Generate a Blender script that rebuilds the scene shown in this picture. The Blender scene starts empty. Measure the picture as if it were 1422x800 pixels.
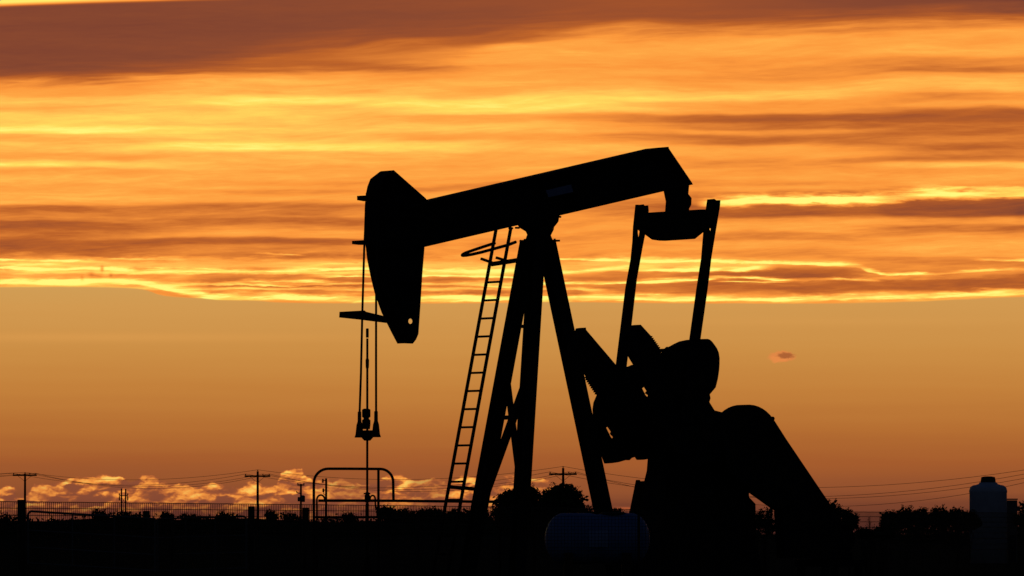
import bpy, bmesh, math, random
from mathutils import Vector, Matrix
random.seed(7)
scene = bpy.context.scene
C = scene.collection
R = math.radians

# ------------------------------------------------------------------ camera
F = 10000.0                       # focal length in pixels of the 1422 px wide photograph (a long telephoto)
CAMZ = 1.6
HOR = 742.0                       # picture row of the eye level
PITCH = math.atan((HOR - 400.0) / F)
cam_d = bpy.data.cameras.new('camera')
cam = bpy.data.objects.new('camera', cam_d)
C.objects.link(cam)
cam.location = (0, 0, CAMZ)
cam.rotation_euler = (R(90) + PITCH, 0, 0)
cam_d.sensor_width = 36.0
cam_d.lens = 36.0 * F / 1422.0
cam_d.clip_start = 1.0
cam_d.clip_end = 40000.0
scene.camera = cam
scene.render.resolution_x, scene.render.resolution_y = 1024, 576
scene.view_settings.view_transform = 'Standard'
scene.view_settings.look = 'None'
scene.view_settings.exposure = 0.0
scene.view_settings.gamma = 1.0
scene.cycles.max_bounces = 4

# ------------------------------------------------------------------ sky (world)
def lin(c):
    return tuple((v / 12.92 if v <= 0.04045 else ((v + 0.055) / 1.055) ** 2.4) for v in (x / 255.0 for x in c))

world = bpy.data.worlds.new('World')
scene.world = world
world.use_nodes = True
world.cycles.sampling_method = 'MANUAL'
world.cycles.sample_map_resolution = 256
WT = world.node_tree
WT.nodes.clear()

class E:
    """tiny arithmetic on shader sockets"""
    def __init__(self, s): self.s = s
    @staticmethod
    def op(name, *a):
        n = WT.nodes.new('ShaderNodeMath'); n.operation = name
        for i, x in enumerate(a):
            if isinstance(x, E): WT.links.new(x.s, n.inputs[i])
            else: n.inputs[i].default_value = float(x)
        return E(n.outputs[0])
    def __add__(s, o): return E.op('ADD', s, o)
    __radd__ = __add__
    def __sub__(s, o): return E.op('SUBTRACT', s, o)
    def __rsub__(s, o): return E.op('SUBTRACT', o, s)
    def __mul__(s, o): return E.op('MULTIPLY', s, o)
    __rmul__ = __mul__
    def __truediv__(s, o): return E.op('DIVIDE', s, o)

def clamp01(x):
    n = WT.nodes.new('ShaderNodeClamp'); WT.links.new(x.s, n.inputs[0]); return E(n.outputs[0])
def smooth(x, a, b):
    """0 at a, 1 at b (a > b allowed)"""
    n = WT.nodes.new('ShaderNodeMapRange'); n.interpolation_type = 'SMOOTHSTEP'
    WT.links.new(x.s, n.inputs[0])
    lo, hi, o0, o1 = (a, b, 0, 1) if a < b else (b, a, 1, 0)
    for i, v in zip((1, 2, 3, 4), (lo, hi, o0, o1)): n.inputs[i].default_value = v
    return E(n.outputs[0])
def noise(u, v, detail=4, rough=0.55, w=0.0):
    cb = WT.nodes.new('ShaderNodeCombineXYZ')
    for i, x in enumerate((u, v)): WT.links.new(x.s, cb.inputs[i])
    cb.inputs[2].default_value = w
    n = WT.nodes.new('ShaderNodeTexNoise'); n.noise_dimensions = '3D'
    n.inputs['Scale'].default_value = 1.0; n.inputs['Detail'].default_value = detail; n.inputs['Roughness'].default_value = rough
    WT.links.new(cb.outputs[0], n.inputs['Vector'])
    return E(n.outputs[0])
def curve(x, pts, x0, x1, y0, y1, vector=False):
    """piecewise curve through pts; x outside the points holds the end value"""
    f = (x - x0) / (x1 - x0)
    n = WT.nodes.new('ShaderNodeFloatCurve')
    c = n.mapping.curves[0]
    P = [((a - x0) / (x1 - x0), (b - y0) / (y1 - y0)) for a, b in pts]
    if P[0][0] > 0.001: P.insert(0, (0.0, P[0][1]))
    if P[-1][0] < 0.999: P.append((1.0, P[-1][1]))
    c.points[0].location = P[0]; c.points[1].location = P[-1]
    for p in P[1:-1]: c.points.new(*p)
    for p in c.points: p.handle_type = 'VECTOR' if vector else 'AUTO_CLAMPED'
    n.mapping.update()
    WT.links.new(clamp01(f).s, n.inputs['Value'])
    return E(n.outputs[0]) * (y1 - y0) + y0
def ramp(x, stops):
    n = WT.nodes.new('ShaderNodeValToRGB'); e = n.color_ramp.elements
    while len(e) < len(stops): e.new(0.5)
    for el, (p, c) in zip(e, stops):
        el.position = p; el.color = (*lin(c), 1)
    WT.links.new(x.s, n.inputs[0])
    return n.outputs[0]
def mixc(f, a, b):
    n = WT.nodes.new('ShaderNodeMix'); n.data_type = 'RGBA'; n.clamp_factor = True
    if isinstance(f, E): WT.links.new(f.s, n.inputs[0])
    else: n.inputs[0].default_value = f
    for i, x in ((6, a), (7, b)):
        if isinstance(x, tuple): n.inputs[i].default_value = (*x, 1)
        else: WT.links.new(x, n.inputs[i])
    return n.outputs[2]

tc = WT.nodes.new('ShaderNodeTexCoord')
sep = WT.nodes.new('ShaderNodeSeparateXYZ')
WT.links.new(tc.outputs['Generated'], sep.inputs[0])
DX, DY, DZ = (E(sep.outputs[i]) for i in range(3))
AZ = E.op('ARCTAN2', DX, DY)
EL = E.op('ARCSINE', DZ)
# sky chart: 1 unit = 0.1 milliradian, U to the right of north, V downwards from the zenith side, horizon at V = 742
U = AZ * F + 711.0
V = EL * (-F) + HOR

UX0, UX1 = -200.0, 1622.0
def ucurve(pts, y0, y1, vector=False): return curve(U, pts, UX0, UX1, y0, y1, vector)

# slow warp and the streak grain of the cirrus sheet
warp = noise(U / 230.0, V / 48.0, 3, 0.5, 3.1)
fine = noise(U / 75.0, V / 10.0, 4, 0.6, 15.2)
gdet = smooth(V, 150, 330)
Vw = V + (warp - 0.5) * 15.0 + (fine - 0.5) * 3.5
Vs = Vw + U * 0.026
curl = noise(U / 320.0, V / 60.0, 2, 0.5, 9.4)
grain1 = noise(U / 120.0 + V / 40.0, (Vs + (curl - 0.5) * 40.0) / 9.5, 6, 0.62, 1.7)
grain2 = noise(U / 300.0, (Vs + (curl - 0.5) * 30.0) / 19.0, 4, 0.55, 5.3)
grain3 = noise(U / 34.0 + V / 14.0, Vw / 3.6, 4, 0.6, 8.9)
feather = noise(U / 70.0 - V / 16.0, (V + U * 0.05) / 11.0, 6, 0.66, 27.0)
def blob0(x, y, rx, ry):
    a = (U - x) / rx; b = (V - y) / ry
    return E.op('POWER', 2.718281828, (a * a + b * b) * -1.0)
# brightness of the sheet against elevation, at five bearings
cols = [
 (60, [(0,.70),(100,.68),(128,.62),(140,.76),(152,.72),(165,.79),(171,.77),(180,.90),(188,.70),(195,.66),(203,.74),(212,.72),(220,.62),
       (231,.84),(239,.62),(252,.75),(262,.64),(270,.70),(281,.72),(287,.5),(293,.37),(300,.44),(304,.49),(310,.36),(315,.32),(323,.37),(330,.40),
       (337,.32),(344,.33),(352,.38),(362,.40),(368,.55),(380,.55),(386,.62),(400,.7)]),
 (380, [(0,.66),(90,.62),(108,.62),(116,.69),(126,.68),(135,.75),(143,.84),(151,.72),(160,.76),(170,.74),(180,.77),(191,.72),(207,.86),(216,.68),
       (225,.71),(235,.64),(248,.65),(256,.62),(261,.66),(266,.55),(275,.66),(282,.60),(288,.45),(296,.5),(301,.48),(307,.34),(314,.46),(320,.58),(326,.65),
       (331,.52),(336,.34),(343,.5),(350,.52),(358,.36),(364,.40),(370,.5),(383,.48),(388,.42),(400,.38),(404,.5),(408,.40),(416,.6)]),
 (700, [(0,.64),(60,.62),(80,.68),(92,.62),(98,.65),(110,.68),(122,.69),(131,.71),(140,.81),(150,.82),(157,.72),(162,.58),(170,.65),(181,.71),(190,.60),
       (197,.71),(206,.76),(218,.70),(230,.68),(245,.66),(262,.62),(275,.66),(285,.55),(298,.63),(310,.60),(325,.63),(340,.60),(350,.56),(361,.48),(367,.5),
       (380,.6),(388,.40),(392,.45),(400,.38),(408,.36),(416,.6)]),
 (1080, [(0,.60),(40,.54),(48,.58),(56,.66),(68,.68),(78,.64),(90,.60),(100,.57),(108,.54),(115,.65),(125,.72),(133,.81),(140,.70),(145,.60),(152,.62),
       (158,.45),(165,.32),(172,.42),(178,.40),(182,.53),(188,.40),(195,.39),(200,.45),(205,.60),(212,.69),(220,.62),(228,.55),(235,.60),(245,.62),
       (254,.50),(260,.62),(265,.50),(271,.38),(280,.4),(288,.28),(295,.27),(302,.44),(310,.66),(318,.68),(325,.51),(331,.50),(338,.65),(345,.62),(352,.55),(361,.60),
       (370,.5),(376,.34),(382,.30),(390,.36),(396,.33),(403,.34),(409,.45),(416,.65)]),
 (1362, [(0,.58),(35,.52),(44,.61),(56,.66),(68,.72),(78,.64),(85,.50),(92,.49),(98,.41),(103,.55),(109,.70),(122,.76),(130,.68),(138,.50),(145,.60),
       (150,.50),(157,.34),(165,.29),(175,.40),(184,.37),(195,.45),(205,.37),(213,.45),(220,.42),(226,.64),(231,.82),(238,.65),(250,.67),(260,.50),(266,.42),
       (277,.2),(285,.17),(292,.21),(300,.34),(308,.60),(312,.54),(317,.42),(325,.55),(334,.63),(345,.69),(355,.64),(361,.42),(368,.44),(373,.52),(385,.4),(396,.31),(403,.38),(410,.65)]),
]
T = None
for i, (cx, pts) in enumerate(cols):
    col = curve(Vw, pts, 0.0, 440.0, 0.0, 1.0)
    if T is None: T = col
    else:
        f = smooth(U, cols[i-1][0] + 30, cx - 30)
        T = T + (col - T) * f
T = T + (grain1 - 0.5) * (0.24 + gdet * 0.10) + (grain2 - 0.5) * 0.26 + (grain3 - 0.5) * (gdet * 0.10 + 0.03) + (feather - 0.5) * 0.16

T = T + blob0(230, 175, 420, 60) * 0.07 + blob0(760, 150, 260, 40) * 0.05
# long slanting features of the sheet: (line, half width, strength along the bearing); > 0 lights, < 0 darkens
feats = [
 ([(390,79),(430,79),(470,81),(560,80),(640,69),(720,62),(800,60)], 6.5, [(380,0),(450,.10),(520,.17),(640,.16),(720,.1),(820,0)]),
 ([(440,88),(500,92),(560,95),(680,98)], 6.0, [(400,0),(470,-.14),(540,-.2),(620,-.12),(700,0)]),
 ([(420,66),(520,63),(711,54),(800,50)], 8.0, [(380,0),(450,-.10),(560,-.2),(711,-.22),(860,0)]),
 ([(940,183),(1080,187),(1250,181),(1422,187)], 3.5, [(900,0),(1050,.10),(1200,.06),(1422,.02)]),
 ([(0,231),(60,231),(160,229)], 3, [(0,.1),(80,.08),(200,0)]),
 ([(560,262),(711,258),(800,270)], 5, [(500,0),(600,-.15),(700,-.1),(800,0)]),
]
def streak(line, wd, amp, rag=0.0):
    yc = ucurve(line, 0.0, 440.0)
    if rag:
        d = (Vr - yc) / (wval * wd)
        d = E.op('ABSOLUTE', d + E.op('ABSOLUTE', d) * 0.3)
        g = E.op('POWER', 2.718281828, d * d * d * -1.0) + E.op('POWER', 2.718281828, d * d * -0.16) * 0.13
    else:
        d = (Vw - yc) / wd
        g = E.op('POWER', 2.718281828, d * d * -1.0)
    return g * ucurve(amp, -1.0, 1.0)
for ln, wd, amp in feats:
    T = T + streak(ln, wd, amp)

# slab of darker cloud across the top, thinning out to the right
slab_lo = ucurve([(-100,112),(0,108),(60,106),(120,104),(200,99),(300,90),(380,74),(450,62),(520,54),(620,48),(700,43),(760,39),(900,35),(1080,30),(1240,27),(1422,23),(1500,23)], 0, 200)
soft_lo = ucurve([(-100,127),(0,123),(120,119),(380,109),(500,105),(600,96),(700,72),(800,60),(1000,50),(1422,42)], 0, 200)
soft_k = ucurve([(-100,.9),(400,.9),(520,.75),(620,.6),(760,.55),(1000,.55),(1422,.5)], 0, 1)
soft = smooth(V + (grain2 - 0.5) * 22.0 + (grain1 - 0.5) * 16.0 - soft_lo, 6, -20) * soft_k
T = T + (0.34 + (grain1 - 0.5) * 0.22 - T) * soft
slab_hi = ucurve([(-100,16),(0,10.5),(120,5.5),(250,1.5),(330,-1),(430,-6),(700,-16),(1422,-30)], -60, 60)
slab = smooth(V + (grain2 - 0.5) * 34.0 + (grain1 - 0.5) * 16.0 - slab_lo, 17, -22) * smooth(V + (grain2 - 0.5) * 3.0 - slab_hi, -4, 4)
slab_t = ucurve([(0,.10),(300,.12),(560,.15),(700,.17),(900,.22),(1000,.2),(1100,.17),(1250,.10),(1422,.06)], 0, 1)
slab_t = slab_t + (grain2 - 0.5) * 0.13 + (grain3 - 0.5) * 0.05
T = T + (slab_t - T) * slab
topglow = smooth(V - slab_hi, 3, -5) * smooth(U, 560, 60)
T = T + (0.95 - T) * topglow

# molten rims of the sheet
rims = [
 ([(0,393.5),(60,394),(150,391),(200,395),(230,402),(262,408),(310,413.5),(350,412.5),(400,414.5),(500,416.5),(600,415.5),(720,415.5),(800,414.5),(880,415),(1000,417),(1100,416.5),(1250,414),(1340,411),(1422,408)],
   4.2, [(-100,1),(150,1),(205,.9),(240,.9),(300,.9),(360,.9),(420,1),(900,.95),(1100,.95),(1200,.8),(1300,.85),(1422,.75)]),
 ([(0,373.5),(60,375.3),(120,374.5),(200,376.8),(280,377.3),(350,378),(430,375.3),(500,373.5),(600,376),(716,376.5)], 2.5, [(-100,1),(60,.95),(130,.8),(200,1),(420,.95),(500,1),(600,.95),(700,.8),(780,0)]),
 ([(0,362),(70,363),(140,364.5),(190,365)], 1.5, [(-50,.9),(60,.85),(130,.8),(165,0)]),
 ([(140,360.5),(200,361),(249,361.3)], 1.3, [(125,0),(150,.6),(200,.45),(250,.4),(270,0)]),
 ([(0,368.5),(60,369),(130,371)], 1.3, [(-50,.6),(60,.6),(110,.4),(150,0)]),
 ([(300,392),(340,391.3),(411,391),(500,392)], 1.5, [(320,0),(355,.8),(420,.8),(460,.3),(500,0)]),
 ([(190,400),(230,398),(280,396),(350,396.3),(420,397.5)], 1.7, [(180,0),(220,.6),(280,.75),(360,.75),(410,.35),(440,0)]),
 ([(280,402),(340,401.5),(375,402)], 1.3, [(285,0),(310,.5),(360,.5),(385,0)]),
 ([(150,394),(200,393),(240,388),(290,386)], 2.2, [(140,0),(190,.4),(240,.3),(290,0)]),
 ([(420,384),(470,385),(500,385),(600,383.8),(716,386),(780,388)], 1.6, [(415,0),(450,.7),(500,.8),(600,.9),(700,.8),(780,.4),(800,0)]),
 ([(345,353),(400,354.5),(418,355.8)], 1.0, [(330,0),(360,.35),(405,.55),(425,0)]),
 ([(430,369),(500,366.5),(560,369)], 1.4, [(410,0),(450,.35),(500,.55),(540,.5),(600,0)]),
 ([(590,394.5),(650,396.5),(716,400),(760,403)], 1.5, [(570,0),(610,.6),(680,.65),(740,.4),(770,0)]),
 ([(700,360),(780,360.8),(870,362),(942,363),(1005,363.7),(1060,366),(1100,367.5),(1179,368.5),(1205,376),(1230,382),(1285,382.3),(1340,378.5),(1422,375.5)], 2.3,
   [(680,0),(760,.7),(800,.9),(940,.9),(1060,.95),(1165,.9),(1190,.65),(1215,.7),(1240,.95),(1280,.9),(1310,.5),(1350,.7),(1422,.45)]),
 ([(780,379.5),(825,376.5),(881,374),(938,375),(983,375),(1020,375),(1060,371.5)], 2.9, [(740,.6),(800,.8),(900,.8),(1000,.95),(1050,.8),(1090,0)]),
 ([(780,369),(900,368),(1000,369),(1060,369)], 7.0, [(740,.4),(860,.45),(1000,.5),(1060,.35),(1100,0)]),
 ([(1180,386),(1290,386.5),(1422,380)], 4.0, [(1170,0),(1230,.25),(1300,.2),(1422,.15)]),
 ([(740,394.5),(787,394),(888,393),(967,389.5),(1005,386),(1039,386),(1084,388.4),(1164,389),(1223,390)], 2.2, [(720,.5),(790,.95),(960,.95),(1040,.85),(1090,.7),(1120,.25),(1150,.35),(1180,.8),(1215,.5),(1235,0)]),
 ([(1000,392),(1060,392),(1120,391)], 1.2, [(985,0),(1020,.6),(1070,.5),(1130,0)]),
 ([(785,402),(840,405),(870,407)], 2.0, [(770,.5),(810,.55),(840,.3),(870,0)]),
 ([(1340,361.5),(1422,362.5)], 2.2, [(1335,0),(1365,.5),(1422,.85),(1500,.8)]),
 ([(960,283),(999,281.5),(1083,279.5),(1160,279),(1230,277.5),(1280,273),(1304,271.6),(1422,271.5)], 6.4, [(955,0),(975,.4),(1005,.9),(1100,1),(1200,.95),(1260,.7),(1300,.85),(1422,.7)]),
 ([(1180,268),(1300,264.5),(1350,262),(1422,266)], 1.6, [(1170,0),(1230,.3),(1300,.6),(1360,.5),(1422,.3)]),
]
fray = noise(U / 34.0 + V / 9.0, V / 2.4, 4, 0.65, 12.4)
ripple = noise(U / 26.0, V / 6.0, 4, 0.62, 33.3)
Vr = V + (fine - 0.5) * 7.0 + (ripple - 0.5) * 3.6 + (warp - 0.5) * 2.0 + (fray - 0.5) * 2.2
wval = E.op('MAXIMUM', noise(U / 70.0, V / 12.0, 4, 0.6, 18.6) * 2.8 - 0.40, 0.55)
patch = smooth(noise(U / 85.0 + V / 30.0, V / 9.0, 3, 0.55, 71.0), 0.34, 0.60)
for ln, wd, amp in rims:
    s = streak(ln, wd, amp, 1.0)
    if wd > 6.0: s = clamp01(s * (0.55 + 0.20 * patch + 0.75 * fray))
    else: s = clamp01(s * (0.12 + 0.62 * patch + 0.85 * fray))
    T = T + (1.0 - T) * s
# dark wisp under the rims, far left
def blob(x, y, rx, ry):
    a = (U - x) / rx; b = (V - y) / ry
    return E.op('POWER', 2.718281828, (a * a + b * b) * -1.0)
for x, y, rx, ry, k in ((142,374,2.2,4,.3),(137,384.5,8,3,.22),(127,382,5,4,.2),(114.5,386.5,2.5,3.5,.16),(154,383,2.5,3,.16),(1418,301,10,10,.10)):
    T = T - blob(x + 0.0, y, rx, ry) * k * (0.5 + fray)

sheet = ramp(clamp01(T), [(0.0, (108,56,48)), (.12, (136,72,48)), (.24, (160,82,44)), (.36, (190,100,42)), (.48, (224,128,52)), (.60, (252,152,60)),
                          (.70, (255,168,70)), (.80, (255,192,84)), (.90, (255,218,94)), (1.0, (255,249,126))])

# clear air below the sheet
clear = ramp(clamp01((V + (noise(U / 500.0, V / 22.0, 3, 0.5, 21.0) - 0.5) * 26.0 - 380.0) / 360.0), [(0.0, (208,160,88)), (.13, (210,153,80)), (.30, (204,142,69)), (.45, (195,128,59)), (.60, (181,110,50)),
             (.72, (165,92,45)), (.84, (145,80,46)), (.91, (112,60,42)), (1.0, (92,50,44))])
band = blob(120, 469, 330, 6.5) * 0.28 + blob(1130, 447, 260, 6) * 0.1
clear = mixc(band, clear, lin((232,164,84)))

# heaped clouds low on the horizon
wu = noise(U / 16.0, V / 10.0, 3, 0.5, 31.0)
wv = noise(U / 16.0, V / 10.0, 3, 0.5, 37.0)
Uc = U + (wu - 0.5) * 14.0
Vc = V + (wv - 0.5) * 9.0
def cn(du, dv): return noise((Uc + du) / 34.0, (Vc + dv) / 17.0, 3.5, 0.5, 43.0)
N0 = cn(0.0, 0.0); N1 = cn(-1.5, -3.5)
puffs = None
for x, y, rx, ry, k in ((406,656,16,7.5,.5),(423,672,14,9,.2),(570,664,15,10,.42),(562,676,8,8,.2),(640,664,15,7,.42),(664,667,9,6,.32),(722,664,17,6,.42),(757,662.5,9,3.5,.5),(208,664,16,6,.3),(152,663,18,6,.3),(54,680,14,11,.2),(70,668,22,7,.25),(12,680,10,9,.25),
                         (250,684,26,8,.15),(350,676,16,9,.25),(300,676,14,7,.25),(335,690,10,10,.2),(455,662,5,3,.35),(475,683,20,6,.22)):
    p_ = blob(x, y, rx, ry) * k
    puffs = p_ if puffs is None else puffs + p_
top = ucurve([(-100,676),(0,680),(14,676),(34,688),(46,672),(70,668),(108,665),(120,664),(145,659),(170,664),(184,667),(204,659),(222,664),(240,671),(262,671),(278,675),(292,671),(312,676),(335,675),(350,668),
              (372,674),(388,664),(398,651),(414,650),(424,657),(436,668),(448,668),(455,662),(462,670),(476,664),(490,672),(520,668),(536,661),(552,657),(566,660),(590,668),(622,668),(636,660),(650,658),(668,664),(690,664),(720,660),
              (735,664),(757,662),(770,672),(800,685),(860,705),(900,712),(1422,716)], 600, 760)
h = Vc - top
big = noise(Uc / 52.0 + Vc / 50.0, Vc / 22.0, 3, 0.5, 61.0)
pock = noise(Uc / 24.0 + Vc / 40.0, Vc / 11.0, 4, 0.55, 66.0)
body = smooth(h + (N0 - 0.5) * 22.0 + (pock - 0.5) * 8.0, -2.0, 5.0)
mass = smooth(big + puffs * 0.6 + (pock - 0.5) * 0.35, 0.372, 0.495)
lit = mass * (0.50 + (N0 - 0.5) * 0.9 + (N0 - N1) * 2.6 - clamp01(h / 60.0) * 0.22) + puffs * (0.42 + (N0 - 0.5) * 0.9)
lit = clamp01(lit) * body
strong = ucurve([(-100,.85),(0,.85),(60,.8),(150,.95),(230,.9),(330,.95),(425,1),(440,.75),(452,.7),(470,.5),(515,.4),(535,.95),(562,1),(578,.45),(622,.5),(632,1),(668,1),(700,.9),(735,.9),(745,.55),(757,.9),(768,.4),(790,.12),(900,.05),(1422,.03)], 0, 1)
fade = smooth(V, 712, 690)
bodyf = ucurve([(-100,.75),(430,.75),(520,.6),(600,.55),(760,.4),(900,.2),(1422,.1)], 0, 1)
cum = mixc(body * bodyf, clear, mixc(smooth(V, 690, 716), lin((136,74,52)), lin((104,54,42))))
cumcol = ramp(clamp01(lit), [(0.0, (150,80,44)), (.35, (206,112,52)), (.7, (250,156,66)), (1.0, (255,204,98))])
cum = mixc(clamp01(lit * 1.7) * strong * (0.3 + fade * 0.7), cum, cumcol)
glow = blob(868, 706.5, 16, 2.0) * 0.6
cum = mixc(glow, cum, lin((220,110,60)))
# the lone small cloud
lc = noise(U / 9.0, V / 6.0, 4, 0.6, 51.0)
Ul = U + (lc - 0.5) * 20.0
Vl = V + (noise(U / 7.0, V / 5.0, 4, 0.65, 57.0) - 0.5) * 9.0
def lblob(x, y, rx, ry):
    a = (Ul - x) / rx; b = (Vl - y) / ry
    return a * a + b * b
lone = smooth(lblob(1085.5, 495.5, 20, 8.5), 1.15, 0.45)
cum = mixc(lone * 0.85, cum, lin((226,134,70)))
cum = mixc(smooth(lblob(1080, 499.5, 13, 5.0), 1.2, 0.3) * 0.5, cum, lin((236,142,72)))
cum = mixc(smooth(lblob(1091.5, 494.2, 13.0, 4.6), 1.3, 0.2) * 0.8, cum, lin((158,86,46)))

edge = ucurve([(-100,400),(0,399.5),(120,399),(180,400.5),(206,404),(228,411),(284,414.8),(314,417.2),(345,417.3),(390,420),(500,421),(700,420.5),(780,419.5),(900,420.5),(1000,421.5),(1100,421.5),(1250,419.5),(1340,416),(1422,413)], 380, 440)
below = smooth(V + (fray - 0.5) * 2.6 - edge, -1.0, 1.6)
front = mixc(below, sheet, cum)

# the afterglow covers one side of the sky; the rest is the dim twilight dome
sky = WT.nodes.new('ShaderNodeTexSky')
sky.sky_type = 'NISHITA'
sky.sun_disc = False
sky.sun_elevation = R(0.6)
sky.sun_rotation = R(0.0)
dome = WT.nodes.new('ShaderNodeVectorMath'); dome.operation = 'SCALE'
tint = WT.nodes.new('ShaderNodeVectorMath'); tint.operation = 'MULTIPLY'
WT.links.new(sky.outputs[0], tint.inputs[0]); tint.inputs[1].default_value = (0.75, 0.95, 1.7)
WT.links.new(tint.outputs[0], dome.inputs[0]); dome.inputs[3].default_value = 0.022
gl = smooth(E.op('ABSOLUTE', AZ), 0.55, 0.12) * smooth(EL, 0.22, 0.075)
sky_col = mixc(gl, dome.outputs[0], front)
bg = WT.nodes.new('ShaderNodeBackground')
WT.links.new(sky_col, bg.inputs['Color'])
bg.inputs['Strength'].default_value = 1.0
wo = WT.nodes.new('ShaderNodeOutputWorld')
WT.links.new(bg.outputs[0], wo.inputs['Surface'])

# the sun is behind the cloud sheet on the horizon: only a trace of direct light is left
sun_d = bpy.data.lights.new('sun', 'SUN')
sun_d.energy = 0.02
sun_d.angle = R(6)
sun_d.color = (1.0, 0.55, 0.25)
sun = bpy.data.objects.new('sun', sun_d)
C.objects.link(sun)
sun.location = (0, 300, 40)
sun.rotation_euler = (R(-88.5), 0, 0)

# ------------------------------------------------------------------ materials
def mat(name, c1, c2, scale=6.0, rough=0.7, metal=0.0, c3=None, bump=0.2, stretch=(1, 1, 1), spec=0.3):
    m = bpy.data.materials.new(name); m.use_nodes = True
    nt = m.node_tree; b = nt.nodes['Principled BSDF']
    t = nt.nodes.new('ShaderNodeTexCoord')
    mp = nt.nodes.new('ShaderNodeMapping'); mp.inputs['Scale'].default_value = stretch
    nt.links.new(t.outputs['Object'], mp.inputs[0])
    n = nt.nodes.new('ShaderNodeTexNoise'); n.inputs['Scale'].default_value = scale; n.inputs['Detail'].default_value = 8
    nt.links.new(mp.outputs[0], n.inputs['Vector'])
    r = nt.nodes.new('ShaderNodeValToRGB')
    e = r.color_ramp.elements
    e[0].position, e[0].color = .35, (*c1, 1)
    e[1].position, e[1].color = .62, (*c2, 1)
    if c3:
        x = e.new(.72); x.color = (*c3, 1)
    nt.links.new(n.outputs[0], r.inputs[0]); nt.links.new(r.outputs[0], b.inputs['Base Color'])
    b.inputs['Roughness'].default_value = rough; b.inputs['Metallic'].default_value = metal
    b.inputs['Specular IOR Level'].default_value = spec
    if bump:
        bp = nt.nodes.new('ShaderNodeBump'); bp.inputs['Strength'].default_value = bump; bp.inputs['Distance'].default_value = .01
        nt.links.new(n.outputs[0], bp.inputs['Height']); nt.links.new(bp.outputs[0], b.inputs['Normal'])
    return m
M = {
 'paint': mat('weathered_black_paint', (.012,.011,.011), (.022,.019,.017), 5, .8, 0, (.05,.026,.014), spec=.1),
 'steel': mat('rusty_steel', (.03,.02,.015), (.05,.03,.018), 9, .85, 0, (.08,.04,.02), spec=.1),
 'cable': mat('wire_rope', (.02,.02,.02), (.035,.03,.028), 40, .8, 0, spec=.1),
 'galv': mat('galvanised_steel', (.09,.09,.09), (.14,.14,.145), 14, .7, 0, (.09,.07,.05), spec=.2),
 'wire': mat('fence_wire', (.05,.04,.035), (.09,.07,.06), 30, .8, 0, spec=.1),
 'wood': mat('weathered_post_wood', (.05,.038,.028), (.1,.075,.055), 4, .9, 0, stretch=(3,3,.5), spec=.1),
 'pole': mat('creosoted_pole_wood', (.03,.02,.014), (.055,.038,.026), 3, .9, 0, stretch=(3,3,.3), spec=.1),
 'porcelain': mat('brown_porcelain', (.06,.03,.02), (.08,.04,.025), 5, .5, 0, bump=0),
 'conductor': mat('aluminium_conductor', (.04,.04,.04), (.06,.06,.06), 20, .8, 0, bump=0, spec=.1),
 'bark': mat('bark', (.03,.022,.016), (.06,.045,.032), 5, .95, 0, stretch=(2,2,.4), spec=.1),
 'leaf': mat('dull_green_leaves', (.03,.045,.018), (.05,.07,.028), .8, .9, 0, bump=0, spec=.05),
 'leaf2': mat('grey_green_leaves', (.04,.05,.026), (.065,.075,.038), .8, .9, 0, bump=0, spec=.05),
 'twig': mat('bare_twigs', (.04,.03,.022), (.07,.052,.038), 3, .95, 0, bump=0, spec=.05),
 'grass': mat('dry_pasture_grass', (.035,.04,.016), (.06,.055,.026), .6, .95, 0, bump=0, spec=.03),
 'poly': mat('white_poly_tank', (.44,.51,.66), (.50,.57,.73), 2, .55, 0, bump=.05),
 'poly_blue': mat('pale_blue_poly_tank', (.07,.16,.38), (.10,.21,.46), 2, .55, 0, bump=.05),
 'plate': mat('pale_blue_enamel_plate', (.17,.23,.40), (.22,.29,.48), 4, .6, 0, bump=0),
 'label': mat('faded_blue_label_sheet', (.16,.27,.52), (.22,.34,.60), 4, .6, 0, bump=0),
 'black': mat('black_plastic', (.02,.02,.02), (.03,.03,.03), 6, .6, 0, bump=.05, spec=.2),
 'grey': mat('grey_sheet_metal', (.10,.10,.11), (.14,.14,.15), 3, .7, 0, spec=.15),
}
def ground_mat():
    m = bpy.data.materials.new('pasture_soil'); m.use_nodes = True
    nt = m.node_tree; b = nt.nodes['Principled BSDF']
    t = nt.nodes.new('ShaderNodeTexCoord')
    n1 = nt.nodes.new('ShaderNodeTexNoise'); n1.inputs['Scale'].default_value = .05; n1.inputs['Detail'].default_value = 10
    n2 = nt.nodes.new('ShaderNodeTexNoise'); n2.inputs['Scale'].default_value = 1.6; n2.inputs['Detail'].default_value = 8
    for n in (n1, n2): nt.links.new(t.outputs['Object'], n.inputs['Vector'])
    mx = nt.nodes.new('ShaderNodeMix'); mx.data_type = 'FLOAT'; mx.inputs[0].default_value = .5
    nt.links.new(n1.outputs[0], mx.inputs[2]); nt.links.new(n2.outputs[0], mx.inputs[3])
    r = nt.nodes.new('ShaderNodeValToRGB'); e = r.color_ramp.elements
    e[0].position, e[0].color = .38, (.03,.034,.016,1)
    e[1].position, e[1].color = .62, (.065,.05,.032,1)
    nt.links.new(mx.outputs[0], r.inputs[0]); nt.links.new(r.outputs[0], b.inputs['Base Color'])
    b.inputs['Roughness'].default_value = 1; b.inputs['Specular IOR Level'].default_value = 0
    bp = nt.nodes.new('ShaderNodeBump'); bp.inputs['Distance'].default_value = .08
    nt.links.new(n2.outputs[0], bp.inputs['Height']); nt.links.new(bp.outputs[0], b.inputs['Normal'])
    return m
M['ground'] = ground_mat()

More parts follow.
